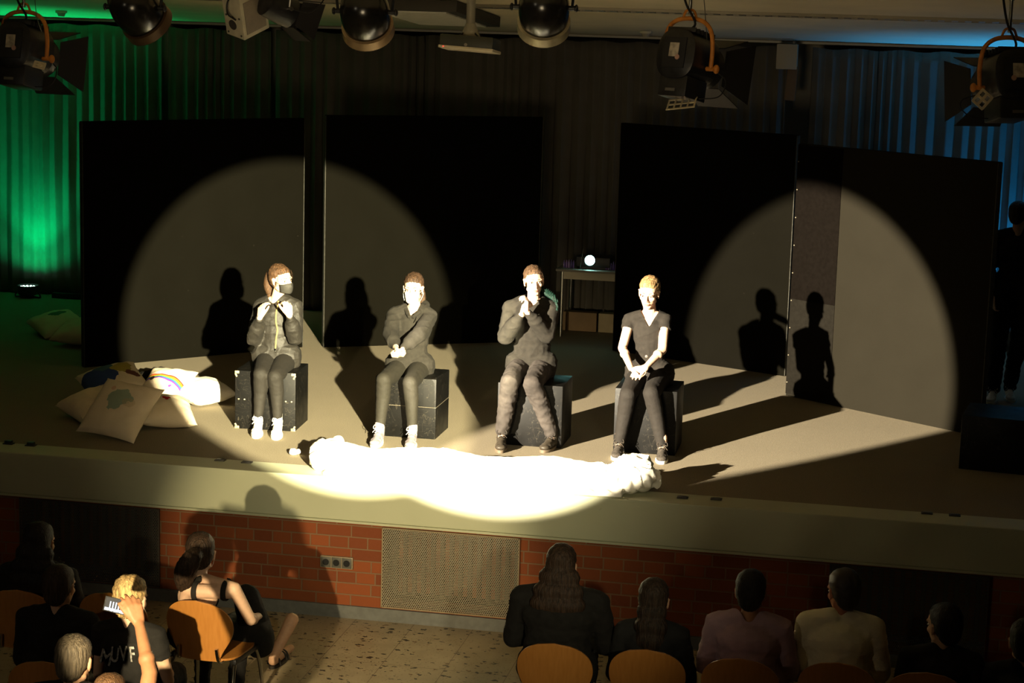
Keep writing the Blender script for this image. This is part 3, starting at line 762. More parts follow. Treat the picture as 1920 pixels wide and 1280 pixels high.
def build_shoe(t, an, toe, upper, solem, lacem, high=0.0, sock=None, sole_h=.022):
    an, toe = V(an), V(toe); fz = 1.0
    d = V((toe.x-an.x, toe.y-an.y, 0)).normalized(); sd = V((d.y, -d.x, 0))
    heel = V((an.x, an.y, fz)) - d*.045; L = (V((toe.x, toe.y, 0))-V((heel.x, heel.y, 0))).length; L = max(.225, min(.27, L+.02))
    def P(f, s, z): return heel + d*L*f + sd*s + V((0, 0, z))
    bm = NBM()
    add_ell(bm, P(.16, 0, .045), (.034, .034, .040)); add_ell(bm, P(.40, 0, .045), (.037, .037, .036)); add_ell(bm, P(.66, 0, .040), (.043, .043, .026)); add_ell(bm, P(.83, 0, .036), (.040, .040, .022))
    add_capsule(bm, P(.18, 0, .05), P(.48, 0, .062), .034, .030, 12); add_capsule(bm, P(.45, 0, .058), P(.8, 0, .040), .031, .024, 12)
    add_capsule(bm, P(.14, 0, .05), an*.6 + P(.16, 0, .10)*.4 + V((0, 0, high)), .034, .039 if high < .02 else .040, 12)
    u = obj('shoe', solid(bm, .005, 3), upper, t)
    bm = NBM(); n = 28; rings = []
    for z, e in ((0, .0), (sole_h*.6, .003), (sole_h, .0)):
        ring = []
        for j in range(n):
            a = 2*PI*j/n; f = .5 - .5*math.cos(a); w_ = (.033+.012*math.sin(PI*min(1, max(0, (f-.25)/.75)))**.8)
            wv = math.sin(a); ring.append(P(f, math.copysign(abs(wv)**.62, wv)*(w_+e) if abs(wv) > 1e-6 else 0, z+.0005) + d*(-.004 if f < .5 else .004))
        rings.append(ring)
    add_loft(bm, rings); obj('sole', bm, solem, u)
    bm = NBM()
    for k in range(4 if high < .02 else 5):
        f = .62-.085*k; z = .066+.0115*k
        add_tube(bm, [P(f, -.022, z-.004), P(f-.02, 0, z+.006), P(f-.045, .022, z-.002)], .0026, 5, 3)
        add_tube(bm, [P(f, .022, z-.004), P(f-.02, 0, z+.007), P(f-.045, -.022, z-.002)], .0026, 5, 3)
    q = P(.30, 0, .118+high*.2)
    for s in (-1, 1): add_tube(bm, [q, q+sd*s*.03+V((0, 0, .012))+d*.01, q+sd*s*.036+V((0, 0, -.012))+d*.02, q+d*.006], .0022, 5, 4); add_tube(bm, [q, q+sd*s*.02+d*.03-V((0, 0, .015)), q+sd*s*.04+d*.03-V((0, 0, .04))], .0022, 5, 4)
    obj('laces', bm, lacem, u)
    if sock:
        bm = NBM(); add_capsule(bm, an+V((0, 0, -.02)), an+V((0, 0, .07)), .033, .034, 14); obj('sock', bm, sock, t)
def hair_cap(bm, H, R, k=1.0, low=0.0, front=0.0):
    def E(c, r): add_ell(bm, H + R @ (V(c)*k), V(r)*k, R, 22)
    E((0, -.028, .048), (.0785, .090, .0785)); E((0, -.040, .015), (.0765, .074, .078)); E((0, -.055, -.02-low*.3), (.062, .050, .055+low*.3))
    E((0, .008, .064), (.064, .066, .052))
def strands(par, H, R, k, mt, pts_list, r=.0009, name='loose_strands'):
    bm = NBM()
    for pts in pts_list: add_tube(bm, [H + R @ (V(p)*k) for p in pts], lambda t: r*(1-.6*t), 5, 4)
    obj(name, bm, mt, par)
def groove(H, R, amp=.0022, freq=26, tail=False):
    Ri = R.inverted()
    def f(p):
        q = Ri @ (p-H); a = math.atan2(q.x, q.z+.02) if not tail else math.atan2(q.x, q.y)
        return .45*amp*math.sin(a*freq + 1.2*noise.noise(q*9)) + amp*.5*noise.noise(V((q.x*70, q.y*8, q.z*40))) + amp*.8*noise.noise(q*22)
    return f
def JP(d, dy=0.0):
    """joints given where the photo shows them, each with its own real depth"""
    return {k: (px_y(v[0], v[1], v[2]+dy) if len(v) == 3 and not isinstance(v, V) else v) for k, v in d.items()}

# ---- 1: bomber jacket, black mask
J = JP(dict(head=(530, 527, 1.02), neck=(518, 560, 1.05), shL=(490, 575, 1.06), shR=(553, 576, 1.04), elL=(477, 634, .95), elR=(553, 632, .93), wrL=(487, 596, .78), wrR=(543, 592, .78),
        hipL=(500, 674, 1.0), hipR=(537, 675, 1.0), knL=(489, 702, .60), knR=(516, 706, .60), anL=(484, 787, .63), anR=(521, 791, .63)))
J['toeL'] = px_z(480, 822, 1.0); J['toeR'] = px_z(517, 825, 1.0)
for s in 'LR': J['an'+s].z = 1.085
HR = frame(58, 2, 4)
J['head'] = px_y(527, 524, 1.02)
t = thing('person', 'girl with ponytail and black face mask, dark bomber jacket, both hands raised to her collar', 'person', (-2.0, .9, 1.0), 'four performers seated in a row on the stage')
JK = mat('bomber_jacket_cloth', (0.0136, 0.0114, 0.0083), .65, .15, 30, .3, 60, spec=.5)
build_person(t, J, HR, .96, JK, 'jacket', mat('black_leggings', (0.0119, 0.0100, 0.0075), .75, .1, 40, .2, 400), fold=1.0, loose=.010, leg_end=.14, hem=1,
    hands=[((J['wrL'], (.12, .10, .98), (.5, .75, -.1), (.7, -.5, 0)), dict(curl=(38, 42, 46, 50), k=.98)), ((J['wrR'], (-.22, .10, .95), (-.6, .7, 0), (-.75, -.5, 0)), dict(curl=(50, 50, 52, 55), k=.98))],
    shoe=(mat('white_shoe', (.78, .76, .70), .5), mat('white_rubber', (.75, .73, .66), .5), mat('white_lace', (.8, .78, .72), .7), 0.0, mat('white_sock', (.78, .76, .7), .9)), neckline=(.048, .03), mouth=False)
H = J['head']
bm = NBM(); hair_cap(bm, H, HR, .97)
tl = [H + HR @ V(p) for p in ((0, -.105, .04), (.0, -.140, .01), (.005, -.150, -.06), (.01, -.135, -.115), (.01, -.125, -.155))]
add_tube(bm, tl, lambda u: .020+.018*math.sin(PI*min(1, u*1.1))*(1-.3*u), 12, 6)
obj('hair', solid(bm, .006, 2, groove(H, HR)), HAIR_BR, t)
bm = NBM(); add_capsule(bm, H + HR @ V((-.01, -.118, .036)), H + HR @ V((.01, -.118, .036)), .021, .021); obj('hair_tie', bm, mat('pale_hair_tie', (.6, .45, .4), .7), t)
strands(t, H, HR, .97, HAIR_BR, [((s*.06, .05, .07), (s*.072, .045, .02), (s*.074, .035, -.04), (s*.07, .04, -.08)) for s in (-1, 1)]+[((s*.05, .06, .08), (s*.068, .06, .04), (s*.072, .055, .0)) for s in (-1, 1)])
# mask
def face_mask(t, H, R, k, mt, label):
    bm = NBM(); N = 14; rows = []
    for i in range(N+1):
        u = -1+2*i/N; row = []
        for j in range(9):
            v = j/8; a = u*1.12
            x = .068*math.sin(a)*(1-.16*v); y = .020+ (.090+.010*math.sin(PI*v))*math.cos(a)*(1-.05*v) - .012*(abs(u)**4); z = -.012-.088*v + .012*abs(u)*(.5-v)*2*(-1)
            z += .0015*math.sin(v*PI*8)*(1-abs(u))
            if abs(u) < .3 and v < .5: y += .006*(1-abs(u)/.3)
            row.append(H + R @ (V((x, y, z))*k))
        rows.append(row)
    vs = [[bm.verts.new(p) for p in r] for r in rows]
    for i in range(N):
        for j in range(8): bm.faces.new((vs[i][j], vs[i+1][j], vs[i+1][j+1], vs[i][j+1]))
    o = obj('face_mask', bm, mt, t); o['label'] = label
    sm = o.modifiers.new('t', 'SOLIDIFY'); sm.thickness = .003
    for s in (-1, 1):
        bm = NBM()
        for z0, z1 in ((-.018, .012), (-.085, -.03)): add_tube(bm, [H + R @ (V(p)*k) for p in ((s*.062, .045, z0), (s*.074, .015, (z0+z1)/2), (s*.080, -.012, z1))], .0014, 5, 3)
        obj('ear_loop', bm, mt, o)
face_mask(t, H, HR, .96, mat('black_mask_cloth', (.03, .028, .024), .7, .1, 60), 'black face mask')
# zip and cuffs
hm = (J['hipL']+J['hipR'])/2
def front_line(zs, dx=0.0, out=.012):
    """points down the chest just outside the jacket"""
    r = []
    nk = J['neck']
    up = nk-hm
    for f in zs:
        c = hm + up*f
        r.append(c + V((dx + .012*math.sin(f*9), -(.10 + out + .02*math.sin(PI*min(1, f))) , 0)))
    return r
dg = bpy.context.evaluated_depsgraph_get()
def project_front(ob, x, z, y0=-1.0):
    """nearest cloth surface seen from the audience side"""
    me = ob.data; best = None; mw = wmat(ob.parent) if ob.parent else M.Identity(4)
    for v in me.vertices:
        c = mw @ v.co
        d2 = (c.x-x)**2 + (c.z-z)**2
        if d2 < .00025 and (best is None or c.y < best): best = c.y
    return best
jk = [c for c in t.children if c.name.startswith('jacket')][0]
zp = []
for (u, v) in ((518, 566), (518, 584), (518, 602), (521, 618), (519, 634), (518, 652)):
    p = px_y(u, v, .93); y = project_front(jk, p.x, p.z)
    if y is not None: zp.append(V((p.x, y-.002, p.z)))
if len(zp) > 2:
    bm = NBM(); add_tube(bm, zp, .0052, 6, 5, flat=1.3); z_ = obj('zipper', bm, mat('brass_zip', (.80, .62, .28), .3, metal=.8), t)
    bm = NBM(); add_box(bm, zp[-1]+V((0, -.006, -.012)), (.012, .006, .022), bev=.001); obj('zip_pull', bm, CHROME, z_)

# ---- 2: hoodie, white mask
J = JP(dict(head=(775, 541, 1.02), neck=(778, 577, 1.06), shL=(739, 592, 1.05), shR=(806, 594, 1.05), elL=(732, 627, .87), elR=(786, 627, .80), wrL=(742, 650, .69), wrR=(756, 653, .68),
        hipL=(750, 690, 1.03), hipR=(787, 691, 1.03), knL=(720, 712, .62), knR=(769, 718, .62), anL=(712, 812, .60), anR=(773, 814, .60)))
J['toeL'] = px_z(700, 841, 1.0); J['toeR'] = px_z(768, 843, 1.0)
for s in 'LR': J['an'+s].z = 1.09
HR = frame(4, 4, 0)
t = thing('person', 'girl in black hoodie and white face mask, hands clasped in front of her', 'person', (-.97, .9, 1.0), 'four performers seated in a row on the stage')
GREYL = mat('dark_grey_tights', (0.0161, 0.0140, 0.0095), .75, .1, 40, .15, 400)
build_person(t, J, HR, .98, mat('black_hoodie_cloth', (0.0153, 0.0132, 0.0098), .9, .15, 50, .3, 300), 'hoodie', GREYL, fold=.9, loose=.008, leg_end=.08, hem=1,
    hands=[((J['wrL'], (.42, -.62, -.55), (.85, .2, .5), (.1, -.3, .9)), dict(curl=(66, 68, 70, 72), thumb=(.5, .8, .2))), ((J['wrR'], (-.34, -.60, -.62), (-.85, -.2, .4), (.1, -.3, .9)), dict(curl=(74, 74, 74, 74), thumb=(.5, .8, .3)))],
    shoe=(mat('grey_canvas', (.22, .19, .21), .8, .1, 60), MATS['white_rubber'], MATS['white_lace'], .04), neckline=(.044, .075), mouth=False)
H = J['head']
bm = NBM(); hair_cap(bm, H, HR, .98)
tl = [H + HR @ V(p) for p in ((0, -.105, .0), (-.02, -.135, -.02), (-.045, -.12, -.09), (-.055, -.10, -.14))]
add_tube(bm, tl, lambda u: .018+.016*math.sin(PI*u), 12, 6)
obj('hair', solid(bm, .006, 2, groove(H, HR)), HAIR_DK if False else hairmat('dark_brown_lit_hair', (.040, .021, .011)), t)
face_mask(t, H, HR, .98, mat('white_mask_cloth', (.80, .80, .76), .7), 'white face mask')
hd = t
def hood(t, nk, mt, w=.085, drop=.055, back=.05):
    bm = NBM(); pts = []
    for k in range(15):
        a = PI*(-.18 + 1.36*k/14)
        pts.append(nk + V((-math.cos(a)*w, .015+math.sin(a)*(back+.035), .012+.018*math.sin(a))))
    pts = [nk + V((-.012, -.115, -drop))] + pts + [nk + V((.012, -.115, -drop))]
    add_tube(bm, pts, lambda u: .014+.016*math.sin(PI*u), 10, 3)
    add_ell(bm, nk + V((0, .10, -.02)), (.075, .03, .05))
    return obj('hood', solid(bm, .006, 2, lambda p: .004*noise.noise(p*30)), mt, t)
h_ = hood(t, J['neck'], MATS['black_hoodie_cloth'])
hz = [c for c in t.children if c.name.startswith('hoodie')][0]
for u0, u1, v1 in ((772, 768, 600), (777, 781, 603)):
    pp = []
    for f in (0, .5, 1):
        p = px_y(u0+(u1-u0)*f, 586+(v1-586)*f, .93); y = project_front(hz, p.x, p.z)
        if y is not None: pp.append(V((p.x, y-.003, p.z)))
    if len(pp) == 3: bm = NBM(); add_tube(bm, pp, .003, 6, 4); obj('drawstring', bm, mat('black_cord', (.02, .018, .014), .8), t)

# ---- 3: sweatshirt, grey jeans, hands at the chin
J = JP(dict(head=(1001, 527, 1.02), neck=(1001, 562, 1.05), shL=(957, 580, 1.04), shR=(1034, 583, 1.06), elL=(948, 631, .92), elR=(1025, 628, .90), wrL=(978, 590, .80), wrR=(988, 584, .78),
        hipL=(976, 688, 1.04), hipR=(1016, 689, 1.04), knL=(956, 715, .62), knR=(998, 720, .62), anL=(941, 812, .66), anR=(1036, 814, .72)), .08)
J['toeL'] = px_z(938, 851, 1.0); J['toeR'] = px_z(1019, 848, 1.0)
for s in 'LR': J['an'+s].z = 1.09
HR = frame(20, 0, 2)
t = thing('person', 'performer in black sweatshirt and grey jeans, hands clasped under the chin, green hair tips', 'person', (-.02, 1.0, 1.0), 'four performers seated in a row on the stage')
build_person(t, J, HR, .97, mat('black_sweatshirt_cloth', (0.0161, 0.0138, 0.0102), .9, .2, 30, .35, 250), 'sweatshirt', mat('faded_black_denim', (0.0391, 0.0323, 0.0281), .85, .3, 9, .25, 300), fold=1.0, loose=.010, leg_end=.10, hem=1, pants_r=1.18,
    hands=[((J['wrL'], (.20, .12, .95), (.85, -.1, -.2), (0, .8, .1)), dict(curl=(62, 66, 68, 70), thumb=(.4, .9, .2))), ((J['wrR'], (.02, .1, .97), (-.85, -.1, .1), (.0, .8, .1)), dict(curl=(58, 60, 64, 66), thumb=(.4, .9, .2)))],
    shoe=(mat('black_leather_shoe', (.035, .028, .02), .5, .2, 30), mat('brown_rubber', (.10, .075, .05), .6), mat('black_lace', (.03, .025, .02), .8), .015), neckline=(.050, .035))
H = J['head']
HB3 = hairmat('brown_lit_hair', (.065, .036, .018))
bm = NBM(); hair_cap(bm, H, HR, .97)
obj('hair', solid(bm, .006, 2, groove(H, HR)), HB3, t)
bm = NBM(); tl = [px_y(1018, 541, 1.14), px_y(1027, 549, 1.12), px_y(1036, 556, 1.06), px_y(1043, 566, 1.03), px_y(1045, 582, 1.02)]
add_tube(bm, tl, lambda u: .010+.020*math.sin(PI*min(1, .15+u))*(1-.4*u), 10, 6)
o = obj('hair_end', solid(bm, .005, 1, lambda p: .003*math.sin(p.x*500+p.z*200)), HAIR_GREEN, t); o['label'] = 'green dyed hair end over the shoulder'
strands(t, H, HR, .97, HB3, [((s*.05, .055, .08), (s*.073, .04, .02), (s*.078, .02, -.05)) for s in (-1, 1)])

# ---- 4: short sleeves
J = JP(dict(head=(1217, 549, 1.01), neck=(1219, 587, 1.05), shL=(1181, 601, 1.05), shR=(1246, 601, 1.05), elL=(1167, 652, .93), elR=(1242, 656, .90), wrL=(1183, 690, .72), wrR=(1211, 688, .71),
        hipL=(1198, 706, 1.03), hipR=(1238, 707, 1.03), knL=(1177, 740, .62), knR=(1221, 737, .62), anL=(1161, 828, .64), anR=(1242, 832, .64)), .08)
J['toeL'] = px_z(1155, 863, 1.0); J['toeR'] = px_z(1240, 869, 1.0)
for s in 'LR': J['an'+s].z = 1.09
HR = frame(-4, 12, -2)
t = thing('person', 'blonde performer in black short sleeved shirt, bare arms, hands clasped on her lap', 'person', (.85, 1.0, 1.0), 'four performers seated in a row on the stage')
BT = mat('black_tshirt_cloth', (0.0145, 0.0117, 0.0090), .9, .15, 40, .25, 300)
build_person(t, J, HR, 1.0, BT, 'shirt', mat('black_trousers_cloth', (0.0127, 0.0102, 0.0081), .85, .1, 40, .2, 300), sleeve=.30, fold=1.0, loose=.001, leg_end=.07, hem=1, pants_r=1.06,
    hands=[((J['wrL'], (.55, -.42, -.45), (.45, .2, .8), (.4, -.2, .7)), dict(curl=(40, 44, 48, 50), thumb=(.5, .8, .1))), ((J['wrR'], (-.35, -.50, -.30), (-.5, .2, -.75), (.1, -.6, .8)), dict(curl=(42, 46, 48, 52), thumb=(.6, .7, .1)))],
    shoe=(mat('black_mesh_shoe', (.04, .033, .026), .8, .3, 90), MATS['white_rubber'], mat('dark_lace', (.05, .04, .03), .8), .0, SKIN), neckline=(.062, .085))
H = J['head']
bm = NBM(); hair_cap(bm, H, HR, 1.0); add_ell(bm, H + HR @ V((0, -.125, -.01)), (.034, .034, .034))
obj('hair', solid(bm, .006, 2, groove(H, HR)), HAIR_BL, t)
bm = NBM(); add_ell(bm, px_y(1212, 668, .86), (.011, .004, .011)); obj('belt_button', bm, mat('dull_button', (.12, .1, .09), .4), t)
# ------------------------------------------------------------------ chairs in the hall
def make_chair():
    t = thing('stacking_chair', 'x', 'chair', (0, 0, 0), 'beech plywood chairs in the audience')
    bm = NBM(); NZ = 26; NX = 18; rows = []
    for i in range(NZ+1):
        f = i/NZ; z = .435 + .375*f
        wv = .128 + .085*math.sin(PI*min(1, max(0, (f-.02)/.9))**1.0) if f < .55 else .2125*math.sqrt(max(0, 1-((f-.55)/.45)**2.3))
        if f < .55: wv = .128 + .0845*(math.sin(PI/2*f/.55)**1.6)
        row = []
        for j in range(NX+1):
            u = -1+2*j/NX; x = u*wv
            y = -.20 - .05*f + .045*(x/.21)**2
            row.append((x, y, z))
        rows.append(row)
    fr = [[bm.verts.new((x, y, z)) for x, y, z in r] for r in rows]; bk = [[bm.verts.new((x, y-.011, z)) for x, y, z in r] for r in rows]
    for i in range(NZ):
        for j in range(NX):
            bm.faces.new((fr[i][j], fr[i][j+1], fr[i+1][j+1], fr[i+1][j])); bm.faces.new((bk[i][j+1], bk[i][j], bk[i+1][j], bk[i+1][j+1]))
        bm.faces.new((fr[i][0], fr[i+1][0], bk[i+1][0], bk[i][0])); bm.faces.new((fr[i+1][NX], fr[i][NX], bk[i][NX], bk[i+1][NX]))
    for j in range(NX):
        bm.faces.new((fr[0][j+1], fr[0][j], bk[0][j], bk[0][j+1])); bm.faces.new((fr[NZ][j], fr[NZ][j+1], bk[NZ][j+1], bk[NZ][j]))
    obj('backrest', bm, MATS['beech_plywood'], t, local=True)
    bm = NBM(); rings = []
    for z, e in ((.438, 0), (.450, 0)):
        ring = []
        for j in range(36):
            a = 2*PI*j/36; c_, s_ = math.cos(a), math.sin(a)
            ring.append(V((math.copysign(abs(c_)**.5, c_)*.205, math.copysign(abs(s_)**.5, s_)*.20+.01, z)))
        rings.append(ring)
    add_loft(bm, rings); obj('seat', bm, MATS['beech_plywood'], t, local=True)
    for s in (-1, 1):
        bm = NBM(); add_tube(bm, [(s*.19, .17, .425), (s*.205, .20, .30), (s*.225, .24, .012)], .011, 10, 5); obj('leg', bm, CHROME, t, local=True)
        bm = NBM(); add_tube(bm, [(s*.19, -.12, .425), (s*.21, -.19, .30), (s*.235, -.30, .012)], .011, 10, 5); obj('leg', bm, CHROME, t, local=True)
        bm = NBM(); add_box(bm, (s*.20, .02, .425), (.022, .34, .03), bev=.006); obj('side_rail', bm, BLACK_METAL, t, local=True)
        bm = NBM(); add_tube(bm, [(s*.14, -.12, .43), (s*.13, -.205, .44), (s*.12, -.225, .52)], .010, 8, 5); obj('back_bracket', bm, CHROME, t, local=True)
    return t
chair0 = make_chair(); used = False
def chair(x, y, rz, label):
    global used
    c = chair0 if not used else copy_tree(chair0); used = True
    c.location = (x, y, 0); c.rotation_euler.z = math.radians(rz); c['label'] = label; return c
chair(-1.80, -2.62, 0, 'beech chair left of the woman in the black tank top, partly behind the blond boy')
chair(-1.245, -2.62, -6, 'brightly lit beech chair of the woman in the black tank top')
chair(.87, -2.80, 0, 'beech chair of the long haired person in the wide black jacket')
chair(1.38, -2.76, 0, 'beech chair of the small person with long straight hair')
chair(1.89, -2.77, 0, 'beech chair of the person in the mauve shirt')
chair(2.41, -2.69, 0, 'beech chair of the man in the white shirt')
chair(2.88, -2.72, 0, 'beech chair of the dark clothed person right of the man in the white shirt')
chair(-2.33, -2.72, 0, 'dim beech chair at the far left of the front row')
chair(-1.68, -3.83, 4, 'dim chair in the second row at the bottom left, beside the grey haired head')

# ------------------------------------------------------------------ the audience, seen from behind
DARKC = mat('dark_audience_cloth', (.009, .008, .007), .9, .2, 30, .3, 200)
def audience(u, v, Y, label, top_m, topname, hair_m, style, yaw=180, shw=.19, sleeve=1.0, skin=None, seat_y=None, fat=1.0, armpose=None, drop=.0, neckline=None, pants=None, thing_y=None, pitch=6, hk=1.12, shz=.0):
    tp = px_y(u, v, Y); H = tp - V((0, 0, .134)); R = frame(yaw, pitch)
    nk = H + V((0, -.035, -.135)); hy = Y-.06
    x = H.x
    J = dict(head=H, neck=nk, shL=V((x-shw, nk.y+.0, nk.z-.055+shz)), shR=V((x+shw, nk.y, nk.z-.055+shz)), hipL=V((x-.085, hy, .535)), hipR=V((x+.085, hy, .535)),
             knL=V((x-.11, hy+.43, .50)), knR=V((x+.11, hy+.43, .50)), anL=V((x-.11, hy+.38, .09)), anR=V((x+.11, hy+.38, .09)), toeL=V((x-.12, hy+.56, .01)), toeR=V((x+.12, hy+.56, .01)), front=V((0, 1, 0)))
    for s, k in (('L', -1), ('R', 1)):
        J['el'+s] = J['sh'+s] + V((k*.045, .06, -.26)); J['wr'+s] = V((x+k*.10, J['el'+s].y+.22, .64))
    if armpose: J.update(armpose)
    t = thing('person', label, 'person', (x, hy, 0), 'people in the audience')
    hands = [((J['wrL'], (.4, .7, -.3), (.2, 0, -1), (.9, -.3, 0)), {}), ((J['wrR'], (-.4, .7, -.3), (-.2, 0, -1), (-.9, -.3, 0)), {})]
    build_person(t, J, R, hk, top_m, topname, pants or DARKC, skin=skin or SKIN_D, sleeve=sleeve, fold=.9, loose=.012 if sleeve >= 1 else .004, body_voxel=.008, cloth_voxel=.010, hands=hands, face=True, fat=fat, leg_end=.04, hem=0, neckline=neckline, pants_r=1.12)
    for s in 'LR':
        bm = NBM(); a = J['an'+s]; tt = J['toe'+s]
        add_capsule(bm, V((a.x, a.y, .04)), V((tt.x, tt.y-.05, .032)), .040, .034); add_capsule(bm, V((a.x, a.y, .05)), a+V((0, 0, .01)), .036, .036)
        obj('shoe', solid(bm, .009, 3), mat('dark_shoe', (.03, .025, .02), .5), t)
    bm = NBM()
    if style != 'bald': hair_cap(bm, H, R, hk, .02 if style in ('short', 'fluffy') else 0)
    if style == 'long':
        for a, r in (((0, -.06, .02), .085), ((0, -.075, -.05), .088), ((0, -.085, -.13), .098), ((0, -.09, -.21), .088)):
            add_ell(bm, H + R @ V(a), (r, .055, .075), R)
    if style == 'wide':
        for a, r in (((0, -.06, .02), .088), ((0, -.075, -.05), .122), ((0, -.085, -.13), .150), ((0, -.09, -.20), .165), ((0, -.08, -.26), .145)):
            add_ell(bm, H + R @ V(a), (r, .065, .080), R)
    if style == 'pony': add_tube(bm, [H + R @ V(p) for p in ((.0, -.10, .03), (-.03, -.16, .01), (-.075, -.15, -.07), (-.085, -.11, -.15), (-.085, -.08, -.20))], lambda q: .030+.036*math.sin(PI*q), 12, 5)
    if style == 'fluffy':
        rnd = random.Random(3)
        for k in range(34):
            a = rnd.uniform(0, 2*PI); e = rnd.uniform(.0, 1.45); p = V((.075*math.cos(a)*math.cos(e), -.025+.082*math.sin(a)*math.cos(e), .045+.078*math.sin(e)))
            add_ell(bm, H + R @ p, (.022, .022, .016), R, 8)
    if style == 'bald': add_ell(bm, H + R @ V((0, -.045, -.005)), (.0765, .075, .055), R); add_ell(bm, H + R @ V((0, -.055, -.045)), (.062, .050, .045), R)
    amp = .006 if style == 'fluffy' else .0022
    obj('hair', solid(bm, .008, 6, groove(H, R, amp, 22)), hair_m, t)
    return t, J, R
# far left, nearly black
audience(75, 978, -2.66, 'black silhouette of a long haired person at the far left of the front row', DARKC, 'jacket', HAIR_BLACK, 'wide', shw=.19)
# woman with the tank top
x_ = -1.2
arm = dict(shL=px_y(352, 1103, -2.78), shR=px_y(440, 1105, -2.76), elR=px_y(470, 1162, -2.68), elL=px_y(338, 1165, -2.66))
arm['wrR'] = arm['elR'] + V((-.02, .20, -.04)); arm['wrL'] = arm['elL'] + V((.06, .20, -.03))
t, J, R = audience(376, 997, -2.64, 'woman in a black tank top with dark tied hair and a bare lit back', None, 'top', HAIR_DK, 'pony', yaw=196, armpose=arm, shw=.16, skin=SKIN)
TK = mat('black_tank_top', (.014, .012, .010), .85, .1, 30, .2, 200)
bm = NBM(); torso(bm, J, .008)
me = solid(bm, .008, 3); b2 = bmesh.new(); b2.from_mesh(me); nk = J['neck']
def keep(co):
    dz = nk.z - co.z; ax = co.x-(J['shL'].x+J['shR'].x)/2
    if dz > .19: return True
    if co.y < nk.y+.02: return (.070 < abs(ax) < .108 and dz > -.03) or dz > .17
    return dz > .10 or .07 < abs(ax) < .108
bmesh.ops.delete(b2, geom=[v for v in b2.verts if not keep(v.co)], context='VERTS'); smooth_rim(b2, 14); b2.to_mesh(me); b2.free()
o = obj('tank_top', me, TK, t); sm = o.modifiers.new('t', 'SOLIDIFY'); sm.thickness = .004
# ear loops of her mask
H = J['head']
face_mask(t, H, R, 1.0, MATS['white_mask_cloth'], 'white face mask, only the loop behind the ear shows')
# black coat over her lap
bm = NBM(); c0 = px_y(464, 1152, -2.42)
add_capsule(bm, c0+V((0, .0, .10)), c0+V((.06, .05, -.18)), .085, .10); add_capsule(bm, c0+V((.04, .02, -.1)), c0+V((-.12, .08, -.22)), .10, .10)
o = obj('coat', solid(bm, .01, 3, lambda p: .012*noise.noise(p*12)), DARKC, t); o['label'] = 'black coat over her lap'
# sandal and bare foot stretched to the right
f0 = px_z(503, 1205, .30); f1 = px_z(512, 1232, .07); f2 = px_z(545, 1218, .03)
f0.y = f1.y+.10
bm = NBM(); add_capsule(bm, f0, f1, .045, .033); add_capsule(bm, f1-V((0, 0, .02)), f2+V((0, 0, .012)), .034, .026); obj('foot', solid(bm, .007, 3), SKIN_D, t)
sd_ = thing('sandal', 'dark strappy sandal on the foot stretched out right of the beech chair', 'shoe', (f2.x, f2.y, 0))
dv = (f2-f1); dv.z = 0; dv.normalize(); sv = V((-dv.y, dv.x, 0))
bm = NBM(); rings = []
for z in (.002, .022): rings.append([V((f1.x, f1.y, z)) + dv*(.085+.125*math.cos(a)-.0) + sv*.042*math.sin(a) for a in [2*PI*j/24 for j in range(24)]])
add_loft(bm, rings); obj('sole', bm, mat('dark_sole', (.02, .016, .012), .6), sd_)
for q in (.02, .12, .15):
    bm = NBM(); c = V((f1.x, f1.y, .03)) + dv*q
    add_tube(bm, [c - sv*.045 - V((0, 0, .015)), c - sv*.03 + V((0, 0, .03)), c + V((0, 0, .045)), c + sv*.03 + V((0, 0, .03)), c + sv*.045 - V((0, 0, .015))], .006, 6, 5, flat=1.4); obj('strap', bm, mat('strap_black', (.015, .012, .01), .5), sd_)

# blond boy
t, J, R = audience(246, 1079, -3.62, 'blond person in a black T-shirt with lettering on the back, seated in the second row', mat('black_printed_shirt', (.013, .012, .011), .9, .1, 30, .3, 200), 'shirt', HAIR_FAIR, 'fluffy', sleeve=.45, shw=.155, skin=SKIN, yaw=176, pitch=12)
sh_ = [c for c in t.children if c.name.startswith('shirt')][0]
PR = mat('grey_shirt_print', (.34, .33, .31), .8, .5, 60)
nkx = J['neck'].x
for i, (ch, u, v, rr, sx) in enumerate((('M', 193, 1238, 14, 1.35), ('U', 212, 1231, 6, 1.0), ('V', 228, 1229, -2, 1.0), ('F', 244, 1231, -6, 1.0))):
    cu = bpy.data.curves.new('glyph', 'FONT'); cu.body = ch; cu.size = .118; cu.align_x = 'CENTER'; cu.align_y = 'CENTER'; cu.extrude = .0012; cu.offset = .0015
    oo = bpy.data.objects.new('glyph', cu); COL.objects.link(oo)
    me = bpy.data.meshes.new_from_object(oo.evaluated_get(bpy.context.evaluated_depsgraph_get())); bpy.data.objects.remove(oo)
    p = px_y(u, v, -3.80)
    me.transform(M.Translation(p) @ M.Rotation(math.radians(rr), 4, 'Y') @ M.Rotation(PI/2, 4, 'X') @ M.Diagonal((sx*.60, 1, 1, 1)))
    mw = wmat(t); sv_ = [(mw @ w_.co) for w_ in sh_.data.vertices]
    b2 = bmesh.new(); b2.from_mesh(me); bmesh.ops.subdivide_edges(b2, edges=b2.edges[:], cuts=1); 
    ybar = [c.y for c in sv_ if abs(c.x-p.x) < .02 and abs(c.z-p.z) < .03]
    yb = min(ybar) if ybar else -3.8
    for q in b2.verts: q.co.y += (yb-.007) - p.y
    b2.to_mesh(me); b2.free(); obj('shirt_print', me, PR, sh_)
